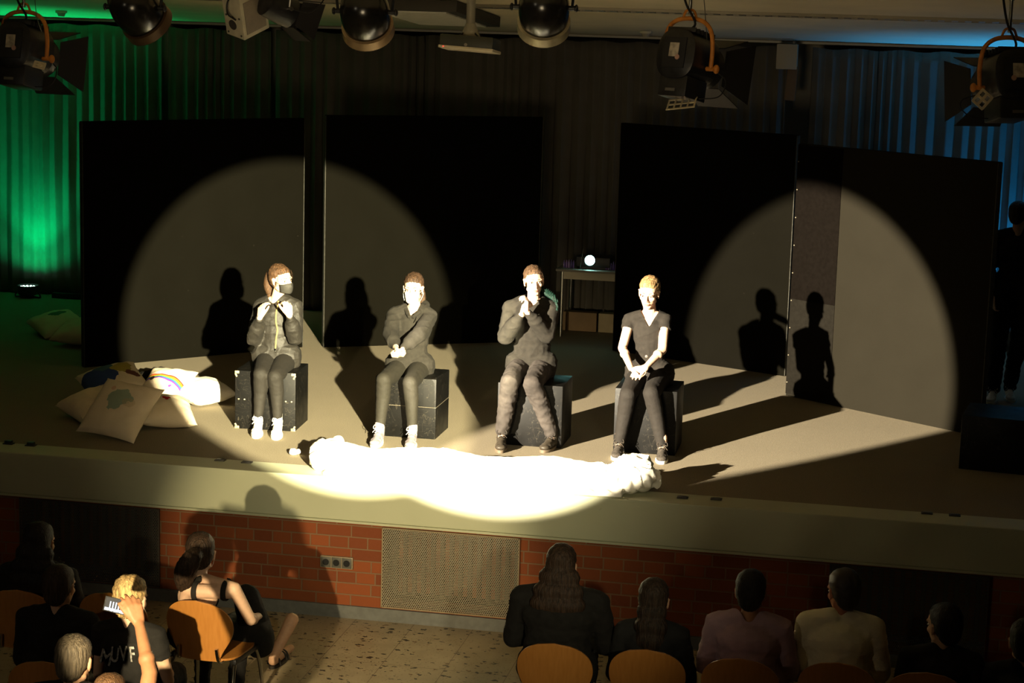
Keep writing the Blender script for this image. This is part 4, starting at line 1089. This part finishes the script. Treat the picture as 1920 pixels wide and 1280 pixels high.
# phone and the raised arm that holds it
PY = -4.45
ph = px_y(222, 1136, PY)
t = thing('smartphone', 'smartphone held up sideways, its bright screen showing the stage', 'phone', ph)
RP = M.Rotation(math.radians(8), 3, 'Y') @ M.Rotation(math.radians(-14), 3, 'X')
bm = NBM(); add_box(bm, ph, (.150, .008, .074), RP, .003); obj('phone_body', bm, BLACK_METAL, t)
b = NB('phone_screen', .2, .5); s = b.sep()
blob = b.noise(60, 1); lit = b.math('GREATER_THAN', b.math('ADD', b.math('MULTIPLY', blob, .03), b.math('MULTIPLY', s[2], 1.0)), 9)
b.m.use_nodes = True
def bandf(lo, hi, v_): return b.math('MULTIPLY', b.math('GREATER_THAN', v_, lo), b.math('LESS_THAN', v_, hi))
zz = s[2]; xx = s[0]
strip = bandf(-.026, -.012, b.math('ADD', zz, b.math('MULTIPLY', blob, .010)))
figs = b.math('MULTIPLY', bandf(-.016, .016, zz), b.math('GREATER_THAN', b.math('SINE', b.math('MULTIPLY', xx, 420)), .2)); figs = b.math('MULTIPLY', figs, bandf(-.050, .05, xx))
em = b.math('ADD', b.math('MULTIPLY', b.math('MAXIMUM', strip, figs), 1.6), .05)
b.b.inputs['Emission Color'].default_value = (.8, .88, 1, 1); b.l(em, b.b.inputs['Emission Strength']); b.base(b.mix(0, (.02, .02, .02), (.02, .02, .02)))
sc = thing  # keep linter quiet
bm = NBM(); add_box(bm, (0, 0, 0), (.134, .001, .064))
o = obj('screen', bm, MATS['phone_screen'], t, local=True); o.matrix_basis = RP.to_4x4() @ M.Translation((0, -.0048, 0))
arm_wr = px_y(261, 1168, -4.50); arm_el = px_y(281, 1262, -4.66); arm_sh = px_y(262, 1375, -4.84)
H = px_y(215, 1330, -4.60) ; H.z = arm_sh.z+.20
J2 = dict(elR=arm_el, wrR=arm_wr, shR=arm_sh)
x0 = arm_sh.x-.36
nk = V((arm_sh.x-.15, arm_sh.y-.02, arm_sh.z+.03))
Hd = nk + V((0, .035, .135)); hy = nk.y-.02
zs = .535 
J = dict(head=Hd, neck=nk, shL=V((nk.x-.19, nk.y, nk.z-.055)), shR=arm_sh, elR=arm_el, wrR=arm_wr, hipL=V((nk.x-.085, hy, nk.z-.50)), hipR=V((nk.x+.085, hy, nk.z-.50)))
J.update(elL=J['shL']+V((-.04, .06, -.26)), front=V((0, 1, 0))); J['wrL'] = J['elL']+V((.08, .2, .02))
for s, k in (('L', -1), ('R', 1)): J['kn'+s] = J['hip'+s]+V((k*.03, .43, -.03)); J['an'+s] = V((J['kn'+s].x, J['kn'+s].y-.03, .09)); J['toe'+s] = V((J['kn'+s].x, J['kn'+s].y+.14, .01))
PHONE_J = J
t = thing('person', 'person at the bottom edge raising a bare forearm to film with a smartphone', 'person', (nk.x, hy, 0), 'people in the audience')
build_person(t, J, frame(180, 0), 1.0, DARKC, 'shirt', DARKC, skin=mat('skin_shaded', (.24, .11, .055), .55, .06, 40), sleeve=.35, body_voxel=.007, cloth_voxel=.011, armk=1.15, pants_r=1.1,  # skin colour darkened to stand for the shade on the raised arm
    hands=[((arm_wr, (-.35, .12, .95), (-.55, .75, -.1), (-.75, -.55, .15)), dict(curl=(34, 36, 40, 44), k=1.15, spread=7, thumb=(.5, .85, .1))), ((J['wrL'], (.4, .7, -.3), (.2, 0, -1), (.9, -.3, 0)), {})])
bm = NBM(); hair_cap(bm, Hd, frame(180), 1.0, .02); obj('hair', solid(bm, .009, 2, groove(Hd, frame(180))), HAIR_BR, t)
# second row, grey haired head at the lower left
audience(140, 1190, -4.72, 'person with short greying hair and bright rimmed ear at the bottom left corner', DARKC, 'shirt', HAIR_GREY, 'short', yaw=180, shw=.19, pitch=14)
audience(112, 1058, -3.25, 'dark haired head in shade between the far left silhouette and the blond person', DARKC, 'shirt', HAIR_DK, 'short', yaw=178)
# right hand group
audience(1055, 1019, -2.60, 'person with long wavy dark hair in a wide black jacket, largest in the front row', DARKC, 'jacket', HAIR_DK, 'wide', shw=.225, fat=1.35)
audience(1228, 1083, -2.62, 'smaller person with long straight dark hair, right of the one in the wide black jacket', mat('black_audience_shirt', (.014, .014, .014), .9), 'shirt', hairmat('straight_dark_hair', (.026, .016, .010)), 'long', shw=.155)
audience(1410, 1067, -2.62, 'person with short dark hair and a mauve long sleeved shirt', mat('mauve_shirt_cloth', (.40, .26, .30), .85, .06, 20, .3, 160), 'shirt', HAIR_BLACK, 'short', shw=.185, fat=1.22, neckline=(.055, .02), skin=mat('skin_warm', (.42, .20, .10), .6))
audience(1583, 1066, -2.54, 'balding man in a white shirt turning his head to the left', mat('white_shirt_cloth', (.82, .74, .52), .8, .05, 12, .3, 160), 'shirt', mat('thin_grey_hair', (.05, .04, .032), .5), 'short', yaw=208, shw=.185, fat=1.2, skin=mat('skin_ruddy', (.45, .18, .09), .6), pitch=10)
audience(1772, 1130, -2.58, 'dark haired person in black with a pale cheek, beside the man in white', mat('black_audience_top', (.012, .012, .013), .9), 'shirt', HAIR_BLACK, 'short', yaw=214, shw=.17, skin=SKIN_D)
audience(1925, 1160, -2.58, 'dark figure cut off by the right edge of the picture', MATS['black_audience_top'], 'shirt', HAIR_BLACK, 'short', shw=.17)
# ------------------------------------------------------------------ projector table, LED floor lamps, crate person
t = thing('projector_table', 'grey table at the back of the stage carrying the shining projector', 'table', (-.38, 6.0, 1.0))
TX0, TX1, TY0, TY1 = -.66, .75, 5.62, 6.18
bm = NBM(); add_box(bm, ((TX0+TX1)/2, (TY0+TY1)/2, 1.665), (TX1-TX0+.06, TY1-TY0+.06, .022), bev=.004); obj('table_top', bm, mat('table_grey', (.22, .2, .17), .5), t)
bm = NBM(); add_box(bm, ((TX0+TX1)/2+.03, TY0+.02, 1.615), (TX1-TX0-.02, .02, .075)); obj('apron', bm, mat('apron_pale', (.50, .45, .34), .6), t)
for x in (TX0+.03, TX1-.03):
    for y in (TY0+.02, TY1-.02): bm = NBM(); add_cyl(bm, (x, y, 1.002), (x, y, 1.65), .016); obj('leg', bm, STEEL, t)
t = thing('projector', 'projector on the table with a blazing cyan white lens', 'projector', (-.37, 5.80, 1.677))
bm = NBM(); add_box(bm, (-.34, 5.83, 1.745), (.34, .26, .10), bev=.012); add_box(bm, (-.34, 5.83, 1.685), (.26, .18, .015)); obj('projector_body', bm, BLACK_METAL, t)
bm = NBM(); lm = M.Translation((-.37, 5.70, 1.765)) @ M.Rotation(PI/2, 4, 'X')
add_lathe(bm, [(.056, -.02), (.056, .02), (.051, .02), (.051, .006)], lm); obj('lens_ring', bm, BLACK_METAL, t)
bm = NBM(); add_lathe(bm, [(.050, .0), (.048, .012), (.036, .022), (.016, .028), (.002, .029)], lm); obj('lens', bm, mat('projector_lens_light', (.1, .4, .4), .2, emit=(.45, 1, .92), es=26), t)
l = bpy.data.lights.new('projector_light', 'SPOT'); l.energy = 3; l.color = (.35, 1, .85); l.spot_size = math.radians(150); l.spot_blend = 1; l.shadow_soft_size = .03
o = bpy.data.objects.new('projector_light', l); COL.objects.link(o); o.location = (-.37, 5.64, 1.77); o.rotation_euler = (math.radians(-82), 0, 0)
PUR = [(.16, .10, .42), (.24, .14, .5), (.38, .25, .6), (.10, .08, .3)]
rnd = random.Random(5); ORD = ['leftmost', 'second from the left', 'middle one', 'second from the right', 'rightmost']
for g, (u0, n) in enumerate(((1058, 5), (1137, 5))):
    for k in range(n):
        p = px_y(u0+k*4.4, 492+g*3, 5.72); h = rnd.uniform(.055, .085)
        bm = NBM(); add_lathe(bm, [(.009, 0), (.010, .004), (.010, h*.65), (.005, h*.8), (.005, h)], M.Translation((p.x, 5.72, 1.677)), 12)
        o = base_obj('bottle', bm, mat('purple_glass_%d' % ((k+g) % 4), PUR[(k+g) % 4], .15, spec=.7), (p.x, 5.72, 1.677)); tag(o, ('tiny purple bottle, %s in the row left of the projector' % ORD[k] if g == 0 else 'tiny violet bottle, %s in the row right of the projector' % ORD[k]), 'bottle', 'purple bottles left of the projector' if g == 0 else 'violet bottles right of the projector')
bm = NBM(); p = px_y(1088, 490, 5.68); add_cyl(bm, (p.x, 5.68, 1.677), (p.x+.025, 5.68, 1.88), .003, n=8)
o = base_obj('antenna', bm, STEEL, (p.x, 5.68, 1.677)); tag(o, 'thin leaning metal rod standing between the purple bottles and the projector', 'rod')
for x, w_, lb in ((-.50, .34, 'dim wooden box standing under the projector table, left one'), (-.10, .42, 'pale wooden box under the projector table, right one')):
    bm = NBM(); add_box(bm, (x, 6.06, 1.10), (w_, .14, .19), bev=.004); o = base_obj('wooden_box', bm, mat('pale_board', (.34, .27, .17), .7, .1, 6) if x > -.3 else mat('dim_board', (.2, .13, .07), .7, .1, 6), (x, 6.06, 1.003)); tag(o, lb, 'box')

def led_par(x, y, label, col, beam):
    t = thing('led_floor_light', label, 'stage light', (x, y, 1.0))
    bm = NBM(); mt_ = M.Translation((x, y, 1.02))
    add_lathe(bm, [(.06, 0), (.095, .015), (.11, .06), (.115, .115), (.105, .115), (.10, .095)], mt_); obj('housing', bm, BLACK_METAL, t)
    bm = NBM(); add_cyl(bm, (x, y, 1.108), (x, y, 1.114), .098); obj('front_glass', bm, mat('led_glass_'+label.split()[0], (.02, .1, .05), .3, emit=tuple(.25*c_ for c_ in col), es=1.0), t)
    rnd = random.Random(2)
    for k in range(19):
        if k == 0: r, a = 0, 0
        elif k < 7: r, a = .036, k*PI/3
        else: r, a = .073, k*PI/6
        bm = NBM(); add_ell(bm, (x+r*math.cos(a), y+r*math.sin(a), 1.117), (.011, .011, .007), n=10); o = obj('led', bm, mat('led_light_'+label.split()[0], (.5, .5, .5), .3, emit=col, es=9), t)
    bm = NBM(); add_tube(bm, [(x-.125, y, 1.06), (x-.135, y, 1.008), (x, y+.06, 1.008), (x+.135, y, 1.008), (x+.125, y, 1.06)], .009, 8, 6); obj('bracket', bm, BLACK_METAL, t)
led_par(-6.44, 6.02, 'green glowing round LED floor light in front of the left curtain', (.55, 1, .75), None)
led_par(3.84, 6.02, 'blue glowing round LED floor light behind the standing person at the right', (.4, .75, 1), None)
bm = NBM(); add_box(bm, (-5.6, 6.1, 1.03), (1.2, .05, .06), bev=.01); o = base_obj('cable_duct', bm, BLACK_METAL, (-5.6, 6.1, 1.0)); tag(o, 'low black cable duct on the stage floor behind the green light', 'cable duct')

# ---- person standing in the dark at the right edge behind the flat
J = dict(head=px_y(1893, 345, 3.75))
hx, hy = 3.57, 3.75
J = dict(head=V((hx, hy, 2.60)), neck=V((hx, hy+.02, 2.46)), shL=V((hx-.17, hy+.02, 2.40)), shR=V((hx+.17, hy+.02, 2.40)), hipL=V((hx-.08, hy, 1.92)), hipR=V((hx+.08, hy, 1.92)),
         knL=V((hx-.10, hy-.02, 1.50)), knR=V((hx+.07, hy+.06, 1.50)), anL=V((hx-.11, hy+.02, 1.09)), anR=V((hx+.03, hy+.16, 1.09)), toeL=V((hx-.14, hy-.16, 1.0)), toeR=V((hx+.04, hy-.02, 1.0)))
J.update(elL=J['shL']+V((-.04, .0, -.27)), elR=J['shR']+V((.08, .02, -.25))); J['wrL'] = J['elL']+V((.04, -.08, -.22)); J['wrR'] = J['elR']+V((-.02, -.10, -.20))
t = thing('person', 'dark clothed person with white sneakers standing behind the rightmost flat', 'person', (hx, hy, 1.0))
build_person(t, J, frame(150), 1.0, DARKC, 'jacket', DARKC, body_voxel=.008, cloth_voxel=.01, hands=[((J['wrL'], (0, -.1, -1), (1, 0, 0), (0, -1, 0)), {}), ((J['wrR'], (0, -.1, -1), (-1, 0, 0), (0, -1, 0)), {})], pants_r=1.25, hem=1,
             shoe=(MATS['white_shoe'], MATS['white_rubber'], MATS['white_lace'], .0))
bm = NBM(); hair_cap(bm, J['head'], frame(150)); obj('hair', solid(bm, .009, 2), HAIR_DK, t)

# ------------------------------------------------------------------ hanging stage lights
BARZ = ceil_z(-1)-.14
t = thing('lighting_bar', 'long steel lighting bar under the hall ceiling just above the picture', 'bar', (0, -1.0, BARZ))
bm = NBM(); add_cyl(bm, (-6, -1.0, BARZ), (6, -1.0, BARZ), .024); obj('tube', bm, STEEL, t)
for x in (-5, -2.9, -.3, 2.3, 5): bm = NBM(); add_cyl(bm, (x, -1.0, BARZ+.02), (x, -1.0, ceil_z(-1)), .012); obj('hanger', bm, STEEL, t)
def clamp(t, x, z0):
    bm = NBM(); add_box(bm, (x, -1.0, BARZ+.005), (.035, .075, .075), bev=.006); add_cyl(bm, (x, -1.0, BARZ-.03), (x, -1.0, z0), .011); obj('hook_clamp', bm, STEEL, t)
def par_can(u, v, label, ring_col, ax):
    c = px_y(u, v, -1.0); t = thing('par_can_lamp', label, 'stage light', c, 'black round stage lamps hanging at the top')
    R = V(ax).normalized().to_track_quat('Z', 'Y').to_matrix().to_4x4(); m_ = M.Translation(c) @ R
    bm = NBM(); add_lathe(bm, [(.02, -.175), (.065, -.165), (.110, -.135), (.142, -.09), (.158, -.03), (.160, .03), (.156, .08), (.150, .12), (.142, .12), (.145, .08)], m_, 36)
    o = obj('can', bm, mat('gloss_black_paint', (.010, .009, .008), .22, spec=.6), t)
    bm = NBM(); add_lathe(bm, [(.150, .115), (.168, .120), (.170, .185), (.158, .19), (.150, .13)], m_, 36); obj('front_ring', bm, mat('ring_'+ring_col, {'tan': (.35, .24, .13), 'brown': (.10, .06, .03), 'pale': (.42, .37, .24)}[ring_col], .35, .15, 12, metal=.4), t)
    bm = NBM(); add_lathe(bm, [(.152, .125), (.10, .118), (.01, .116)], m_); obj('lamp_glass', bm, mat('lamp_glass_dark', (.05, .045, .04), .1, spec=.7), t)
    bm = NBM(); add_box(bm, m_ @ V((0, .075, -.14)), (.05, .006, .02), R.to_3x3() @ M.Rotation(-.75, 3, 'X'), .002); obj('rating_label', bm, mat('dull_label', (.30, .27, .22), .5), t)
    bm = NBM(); add_tube(bm, [c + V((-.178, 0, 0)), c + V((-.182, 0, .12)), c + V((-.12, 0, .20)), c + V((0, 0, .21)), c + V((.12, 0, .20)), c + V((.182, 0, .12)), c + V((.178, 0, 0))], .009, 8, 5, flat=1.6); obj('yoke', bm, BLACK_METAL, t)
    for s in (-1, 1): bm = NBM(); add_cyl(bm, c + V((s*.158, 0, 0)), c + V((s*.20, 0, 0)), .016); add_ell(bm, c + V((s*.205, 0, 0)), (.012, .024, .024)); obj('yoke_knob', bm, BLACK_METAL, t)
    clamp(t, c.x, c.z+.2)
    bm = NBM(); add_tube(bm, [m_ @ V((0, 0, -.17)), c + V((.05, -.15, .12)), c + V((.15, -.05, .28)), V((c.x+.25, -1.0, BARZ))], .006, 6, 6); obj('power_cable', bm, CABLE, t)
par_can(253, 14, 'leftmost round black stage lamp hanging at the top, brown ring', 'brown', (.25, .75, -.62))
par_can(684, 22, 'round black stage lamp left of the projector pole, tan lower ring', 'tan', (-.05, .72, -.70))
par_can(1020, 14, 'round black stage lamp right of the projector pole, pale lower ring', 'pale', (-.12, .72, -.70))

def fresnel(u, v, label, side, grid, gkind, rollz=0):
    """side: +1 barn doors point to picture right"""
    c = px_y(u, v, -1.0); t = thing('fresnel_lamp', label, 'stage light', c, 'black theatre lamps with orange yokes')
    vd = c - CAM; vd.z = 0; D = (M.Rotation(-side*math.radians(32 if side > 0 else 24), 3, 'Z') @ vd.normalized() + V((0, 0, -.20))).normalized(); X = D.cross(V((0, 0, 1))).normalized(); Z = X.cross(D).normalized(); R = M((X, D, Z)).transposed()
    def P(x, y, z): return c + R @ V((x, y, z))
    bm = NBM(); prof = []
    for y, s in ((-.17, .80), (-.155, 1), (.14, 1), (.155, .92)):
        ring = []
        for k in range(32):
            a = 2*PI*k/32; cx, sz = math.cos(a), math.sin(a)
            rx_, rz_ = .135*s, .150*s
            ring.append(P(math.copysign(abs(cx)**.7, cx)*rx_, y, math.copysign(abs(sz)**.75, sz)*rz_ + .03))
        prof.append(ring)
    add_loft(bm, prof); obj('lamp_housing', bm, BLACK_METAL, t)
    bm = NBM(); add_box(bm, P(0, -.02, -.165), (.20, .24, .13), R, .01); b_ = obj('lamp_tray', bm, BLACK_METAL, t)
    for k in range(6): bm = NBM(); add_box(bm, P(0, -.12+.045*k, .185), (.20, .010, .03), R, .002); obj('cooling_fin', bm, BLACK_METAL, t)
    # rear panel with its sticker, turned to the audience
    bm = NBM(); add_box(bm, P(0, -.172, .035), (.16, .012, .19), R, .004); rp = obj('rear_panel', bm, mat('rear_panel_black', (.016, .016, .018), .5), t)
    bm = NBM(); add_box(bm, P(-.0, -.180, .05), (.068, .003, .085), R, .001); st = obj('sticker', bm, mat('paper_sticker', (.42, .37, .30), .7, .3, 30), rp)
    bm = NBM(); add_cyl(bm, P(.030*side, -.179, .005), P(.030*side, -.183, .005), .016); obj('round_sticker', bm, mat('pink_sticker', (.45, .27, .22), .7), rp)
    bm = NBM(); add_box(bm, P(-.01*side, -.145, -.19), (.07, .004, .018), R); obj('name_plate', bm, mat('dim_plate', (.12, .11, .10), .5), t)
    # snout and barn doors
    bm = NBM(); rings = [[P(r*math.cos(2*PI*k/28), y, r*math.sin(2*PI*k/28)+.01) for k in range(28)] for y, r in ((.14, .115), (.20, .125), (.22, .135), (.22, .11), (.16, .10))]
    add_loft(bm, rings); obj('lens_ring', bm, BLACK_METAL, t)
    for k in range(4):
        a = k*PI/2; Rk = M.Rotation(a, 3, 'Y'); bm = NBM()
        w0, w1 = .11, .19 if k % 2 else .15
        pts = [V((-w0, .225, .125)), V((w0, .225, .125)), V((w1, .43, .21)), V((-w1, .43, .21))]
        q = [Rk @ p for p in pts]; n = Rk @ V((0, -.003, .004))
        add_loft(bm, [[P(*(p+V((0, 0, .01)))) for p in q], [P(*(p+n+V((0, 0, .01)))) for p in q]]); obj('barn_door', bm, mat('barn_door_black', (.009, .008, .008), .6), t)
    # orange yoke
    bm = NBM(); top = c + V((0, 0, .28)); Y = X
    ys = [c + Y*.165 - V((0, 0, .04)), c + Y*.172 + V((0, 0, .10)), c + Y*.15 + V((0, 0, .21)), c + Y*.07 + V((0, 0, .265)), c - Y*.07 + V((0, 0, .265)), c - Y*.15 + V((0, 0, .21)), c - Y*.172 + V((0, 0, .10)), c - Y*.165 - V((0, 0, .04))]
    add_tube(bm, ys, .014, 10, 5); obj('yoke', bm, ORANGE, t)
    bm = NBM(); add_tube(bm, [c + Y*.05 + V((0, 0, .27)), c + Y*.03 + V((0, 0, .315)), c + V((0, 0, .325)), c - Y*.03 + V((0, 0, .315)), c - Y*.05 + V((0, 0, .27))], .008, 8, 4); obj('yoke_loop', bm, ORANGE, t)
    for s in (-1, 1):
        bm = NBM(); add_cyl(bm, c + Y*s*.135 - V((0, 0, .03)), c + Y*s*.20 - V((0, 0, .03)), .014); add_ell(bm, c + Y*s*.205 - V((0, 0, .03)), (.02, .02, .028)); obj('yoke_knob', bm, ORANGE if s*side > 0 else BLACK_METAL, t)
    # colour frame runner: perforated plate seen below
    gx, gz, gw, gh, ga = grid
    g0 = px_y(gx, gz, -1.12); bm = NBM()
    Rg = M.Rotation(math.radians(ga), 3, 'Y') @ M.Rotation(math.radians(-62 if gkind == 'wide' else -25), 3, 'X') @ M.Rotation(math.radians(-14 if gkind == 'wide' else 0), 3, 'Z')
    nx, nz = (4, 3) if gkind == 'wide' else (3, 3)
    for i in range(nx+1 if gkind == 'wide' else 3): add_box(bm, g0 + Rg @ V((-gw/2+gw*i/(nx if gkind == 'wide' else 2), 0, 0)), (.010 if gkind == 'wide' else .016, .004, gh), Rg)
    for i in range(3): add_box(bm, g0 + Rg @ V((0, 0, -gh/2+gh*i/2)), (gw+.012, .0042, .014), Rg)
    obj('vent_plate', bm, mat('cream_plate', (.62, .52, .34), .5), t)
    clamp(t, c.x, c.z+.3)
    bm = NBM(); add_tube(bm, [P(0, -.10, .17), c + V((.04, -.05, .24)), c + V((-.02, -.06, .36)), V((c.x-.06, -1.04, BARZ+.02))], .0075, 7, 6); obj('power_cable', bm, CABLE, t)
    bm = NBM(); add_tube(bm, [P(.1, .02, .15), c + V((.10, -.03, .27)), V((c.x+.07, -1.0, BARZ+.02))], .003, 6, 6); obj('safety_cable', bm, mat('safety_wire', (.2, .19, .16), .4, metal=.7), t)
    bm = NBM(); add_tube(bm, [P(.05, .0, -.22), c + V((.20*side, -.05, -.20)), c + V((.24*side, -.03, -.10)), P(.13, .1, -.02)], .004, 6, 6); obj('loose_cable', bm, CABLE, t)
    return t
fresnel(46, 100, 'black theatre lamp with orange yoke in front of the green curtain at the far left', 1, (74, 122, .07, .035, 10), 'small')
fresnel(1290, 118, 'black theatre lamp with orange yoke right of centre, cream slotted plate below it', 1, (1278, 194, .17, .11, 4), 'wide')
fresnel(1886, 156, 'black theatre lamp with orange yoke at the far right in front of the blue curtain', -1, (1842, 186, .075, .095, 40), 'small')

# grey floodlight and its dark neighbour
c = px_y(462, 34, -1.0)
t = thing('floodlight', 'cream metal box floodlight hanging second from the left at the top', 'stage light', c)
R = M.Rotation(math.radians(-32), 3, 'Z') @ M.Rotation(math.radians(22), 3, 'X') @ M.Rotation(math.radians(14), 3, 'Y')
bm = NBM(); add_box(bm, c + R @ V((.0, .0, .06)), (.17, .22, .30), R, .006); bd = obj('box_body', bm, CREAM_METAL, t)
bm = NBM(); add_box(bm, c + R @ V((.088, .0, .05)), (.006, .17, .22), R, .002); obj('side_plate', bm, mat('brown_plate', (.24, .20, .15), .6, .1, 12), bd)
bm = NBM(); add_cyl(bm, c + R @ V((-.01, -.108, -.005)), c + R @ V((-.01, -.114, -.005)), .034); obj('round_vent', bm, mat('dark_disc', (.05, .045, .04), .6), bd)
for a in ((-.06, .055), (.06, .055), (-.06, -.065), (.06, -.065), (0, .05)): bm = NBM(); add_cyl(bm, c + R @ V((a[0], -.108, a[1])), c + R @ V((a[0], -.114, a[1])), .007, n=10); obj('screw', bm, MATS['dark_disc'], bd)
for k in range(2): bm = NBM(); add_box(bm, c + R @ V((-.03+.07*k, 0, -.092)), (.012, .19, .004), R); obj('bottom_slot', bm, MATS['dark_disc'], bd)
clamp(t, c.x, c.z+.2)
bm = NBM(); add_tube(bm, [c + R @ V((.03, -.114, .04)), c + R @ V((0, -.15, .10)), c + R @ V((.04, -.13, .22)), V((c.x+.1, -1, BARZ))], .006, 6, 6); obj('power_cable', bm, CABLE, t)
c = px_y(526, 16, -1.0)
t = thing('barn_door_lamp', 'black lamp with large barn doors just right of the cream floodlight', 'stage light', c)
D = V((.62, .7, -.35)).normalized(); X = D.cross(V((0, 0, 1))).normalized(); Z = X.cross(D).normalized(); R = M((X, D, Z)).transposed()
bm = NBM(); rings = [[c + R @ V((r*math.cos(2*PI*k/24), y, r*math.sin(2*PI*k/24))) for k in range(24)] for y, r in ((-.14, .05), (-.12, .09), (.0, .10), (.08, .10))]; add_loft(bm, rings); obj('lamp_housing', bm, BLACK_METAL, t)
for k in range(4):
    Rk = M.Rotation(k*PI/2, 3, 'Y'); w1 = .12 if k % 2 else .10; q = [Rk @ p for p in (V((-.08, .09, .09)), V((.08, .09, .09)), V((w1, .23, .13)), V((-w1, .23, .13)))]; n = Rk @ V((0, -.003, .004))
    bm = NBM(); add_loft(bm, [[c + R @ p for p in q], [c + R @ (p+n) for p in q]]); obj('barn_door', bm, MATS['barn_door_black'], t)
bm = NBM(); add_tube(bm, [c + X*.11, c + X*.115 + V((0, 0, .12)), c + V((0, 0, .17)), c - X*.115 + V((0, 0, .12)), c - X*.11], .009, 8, 5); obj('yoke', bm, STEEL, t)
for s in (-1, 1): bm = NBM(); add_cyl(bm, c + X*s*.09, c + X*s*.14, .014); obj('yoke_knob', bm, STEEL, t)
clamp(t, c.x, c.z+.16)
bm = NBM(); add_tube(bm, [c + R @ V((0, -.13, .03)), c + V((.2, -.05, -.02)), c + V((.33, 0, .12)), V((c.x+.42, -1, BARZ))], .005, 6, 6); obj('power_cable', bm, CABLE, t)

# ceiling projector on its pole
t = thing('ceiling_projector', 'data projector with pale underside hanging from a pole at top centre', 'projector', px_y(882, 75, 1.0))
p0 = px_y(882, 62, 1.0); zc = ceil_z(1.0)
bm = NBM(); add_cyl(bm, (p0.x, 1, p0.z), (p0.x, 1, zc-.02), .033); obj('pole', bm, mat('pole_grey', (.32, .30, .24), .45, .1, 10), t)
bm = NBM(); add_cyl(bm, (p0.x, 1, p0.z-.03), (p0.x, 1, p0.z+.07), .075, .035); obj('mount_cone', bm, MATS['pole_grey'], t)
for s in (-1, 1):
    for q in (-1, 1): bm = NBM(); add_tube(bm, [(p0.x+s*.03, 1+q*.03, p0.z+.01), (p0.x+s*.10, 1+q*.08, p0.z-.045)], .006, 6, 2); obj('mount_arm', bm, BLACK_METAL, t)
R = M.Rotation(math.radians(3), 3, 'Y') @ M.Rotation(math.radians(-5), 3, 'X')
pc = px_y(882, 80, 1.0)
bm = NBM(); add_box(bm, pc, (.40, .30, .085), R, .012); pb = obj('projector_body', bm, mat('projector_olive', (.050, .052, .038), .45), t)
bm = NBM(); add_box(bm, pc + R @ V((0, 0, -.050)), (.41, .31, .022), R, .008); obj('underside', bm, mat('pale_underside', (.70, .62, .45), .5), t)
bm = NBM(); add_ell(bm, pc + R @ V((-.165, -.158, -.05)), (.005, .004, .005)); obj('status_light', bm, mat('red_status', (.5, .05, .05), .4, emit=(1, .08, .05), es=1.5), pb)
bm = NBM(); add_lathe(bm, [(.012, 0), (.012, .006), (.008, .006)], M.Translation(pc + R @ V((-.0, -.15, -.025))) @ M.Rotation(PI/2, 4, 'X'), 14); obj('port', bm, MATS['dull_label'], pb)

# smoke detectors
for u, v, lb in ((115, 20, 'small round smoke detector on the ceiling in the green glow'), (1211, 58, 'small round smoke detector hanging near the curtain top at the centre right')):
    d = FW + RT*((u-960)/F_PX) - UP*((v-640)/F_PX); tt = (3.93+.08*(6.5-CAM.y)-CAM.z)/(d.z+.08*d.y); p = CAM + d*tt
    p.y = min(p.y, 6.1); tt = (p.y-CAM.y)/d.y; p = CAM+d*tt; zc = ceil_z(p.y)
    t = thing('smoke_detector', lb, 'smoke detector', (p.x, p.y, zc))
    bm = NBM(); add_cyl(bm, (p.x, p.y, zc-.022), (p.x, p.y, zc), .058); obj('base', bm, mat('detector_white', (.6, .56, .45), .5), t)
    bm = NBM(); add_cyl(bm, (p.x, p.y, zc-.055), (p.x, p.y, zc-.02), .030, .046); obj('sensor', bm, mat('detector_grey', (.35, .32, .25), .5), t)
# pale speaker box beside the curtain seam
t = thing('wall_speaker', 'pale box hanging beside the curtain seam at the upper right, brown lower part', 'speaker', px_y(1476, 130, 6.12))
a = px_y(1476, 106, 6.12); bb = px_y(1484, 156, 6.12)
bm = NBM(); add_box(bm, a, (.20, .14, .24), None, .008); obj('cabinet', bm, mat('pale_cabinet', (.42, .36, .27), .7), t)
bm = NBM(); add_box(bm, bb, (.10, .08, .33), M.Rotation(.05, 3, 'Y'), .006); obj('bracket', bm, mat('brown_bracket', (.14, .09, .055), .7), t)
bm = NBM(); add_box(bm, V((a.x+.06, 6.12, (a.z+ceil_z(6.12))/2+.05)), (.03, .03, ceil_z(6.12)-a.z-.12), None, .003); obj('hanger', bm, BLACK_METAL, t)
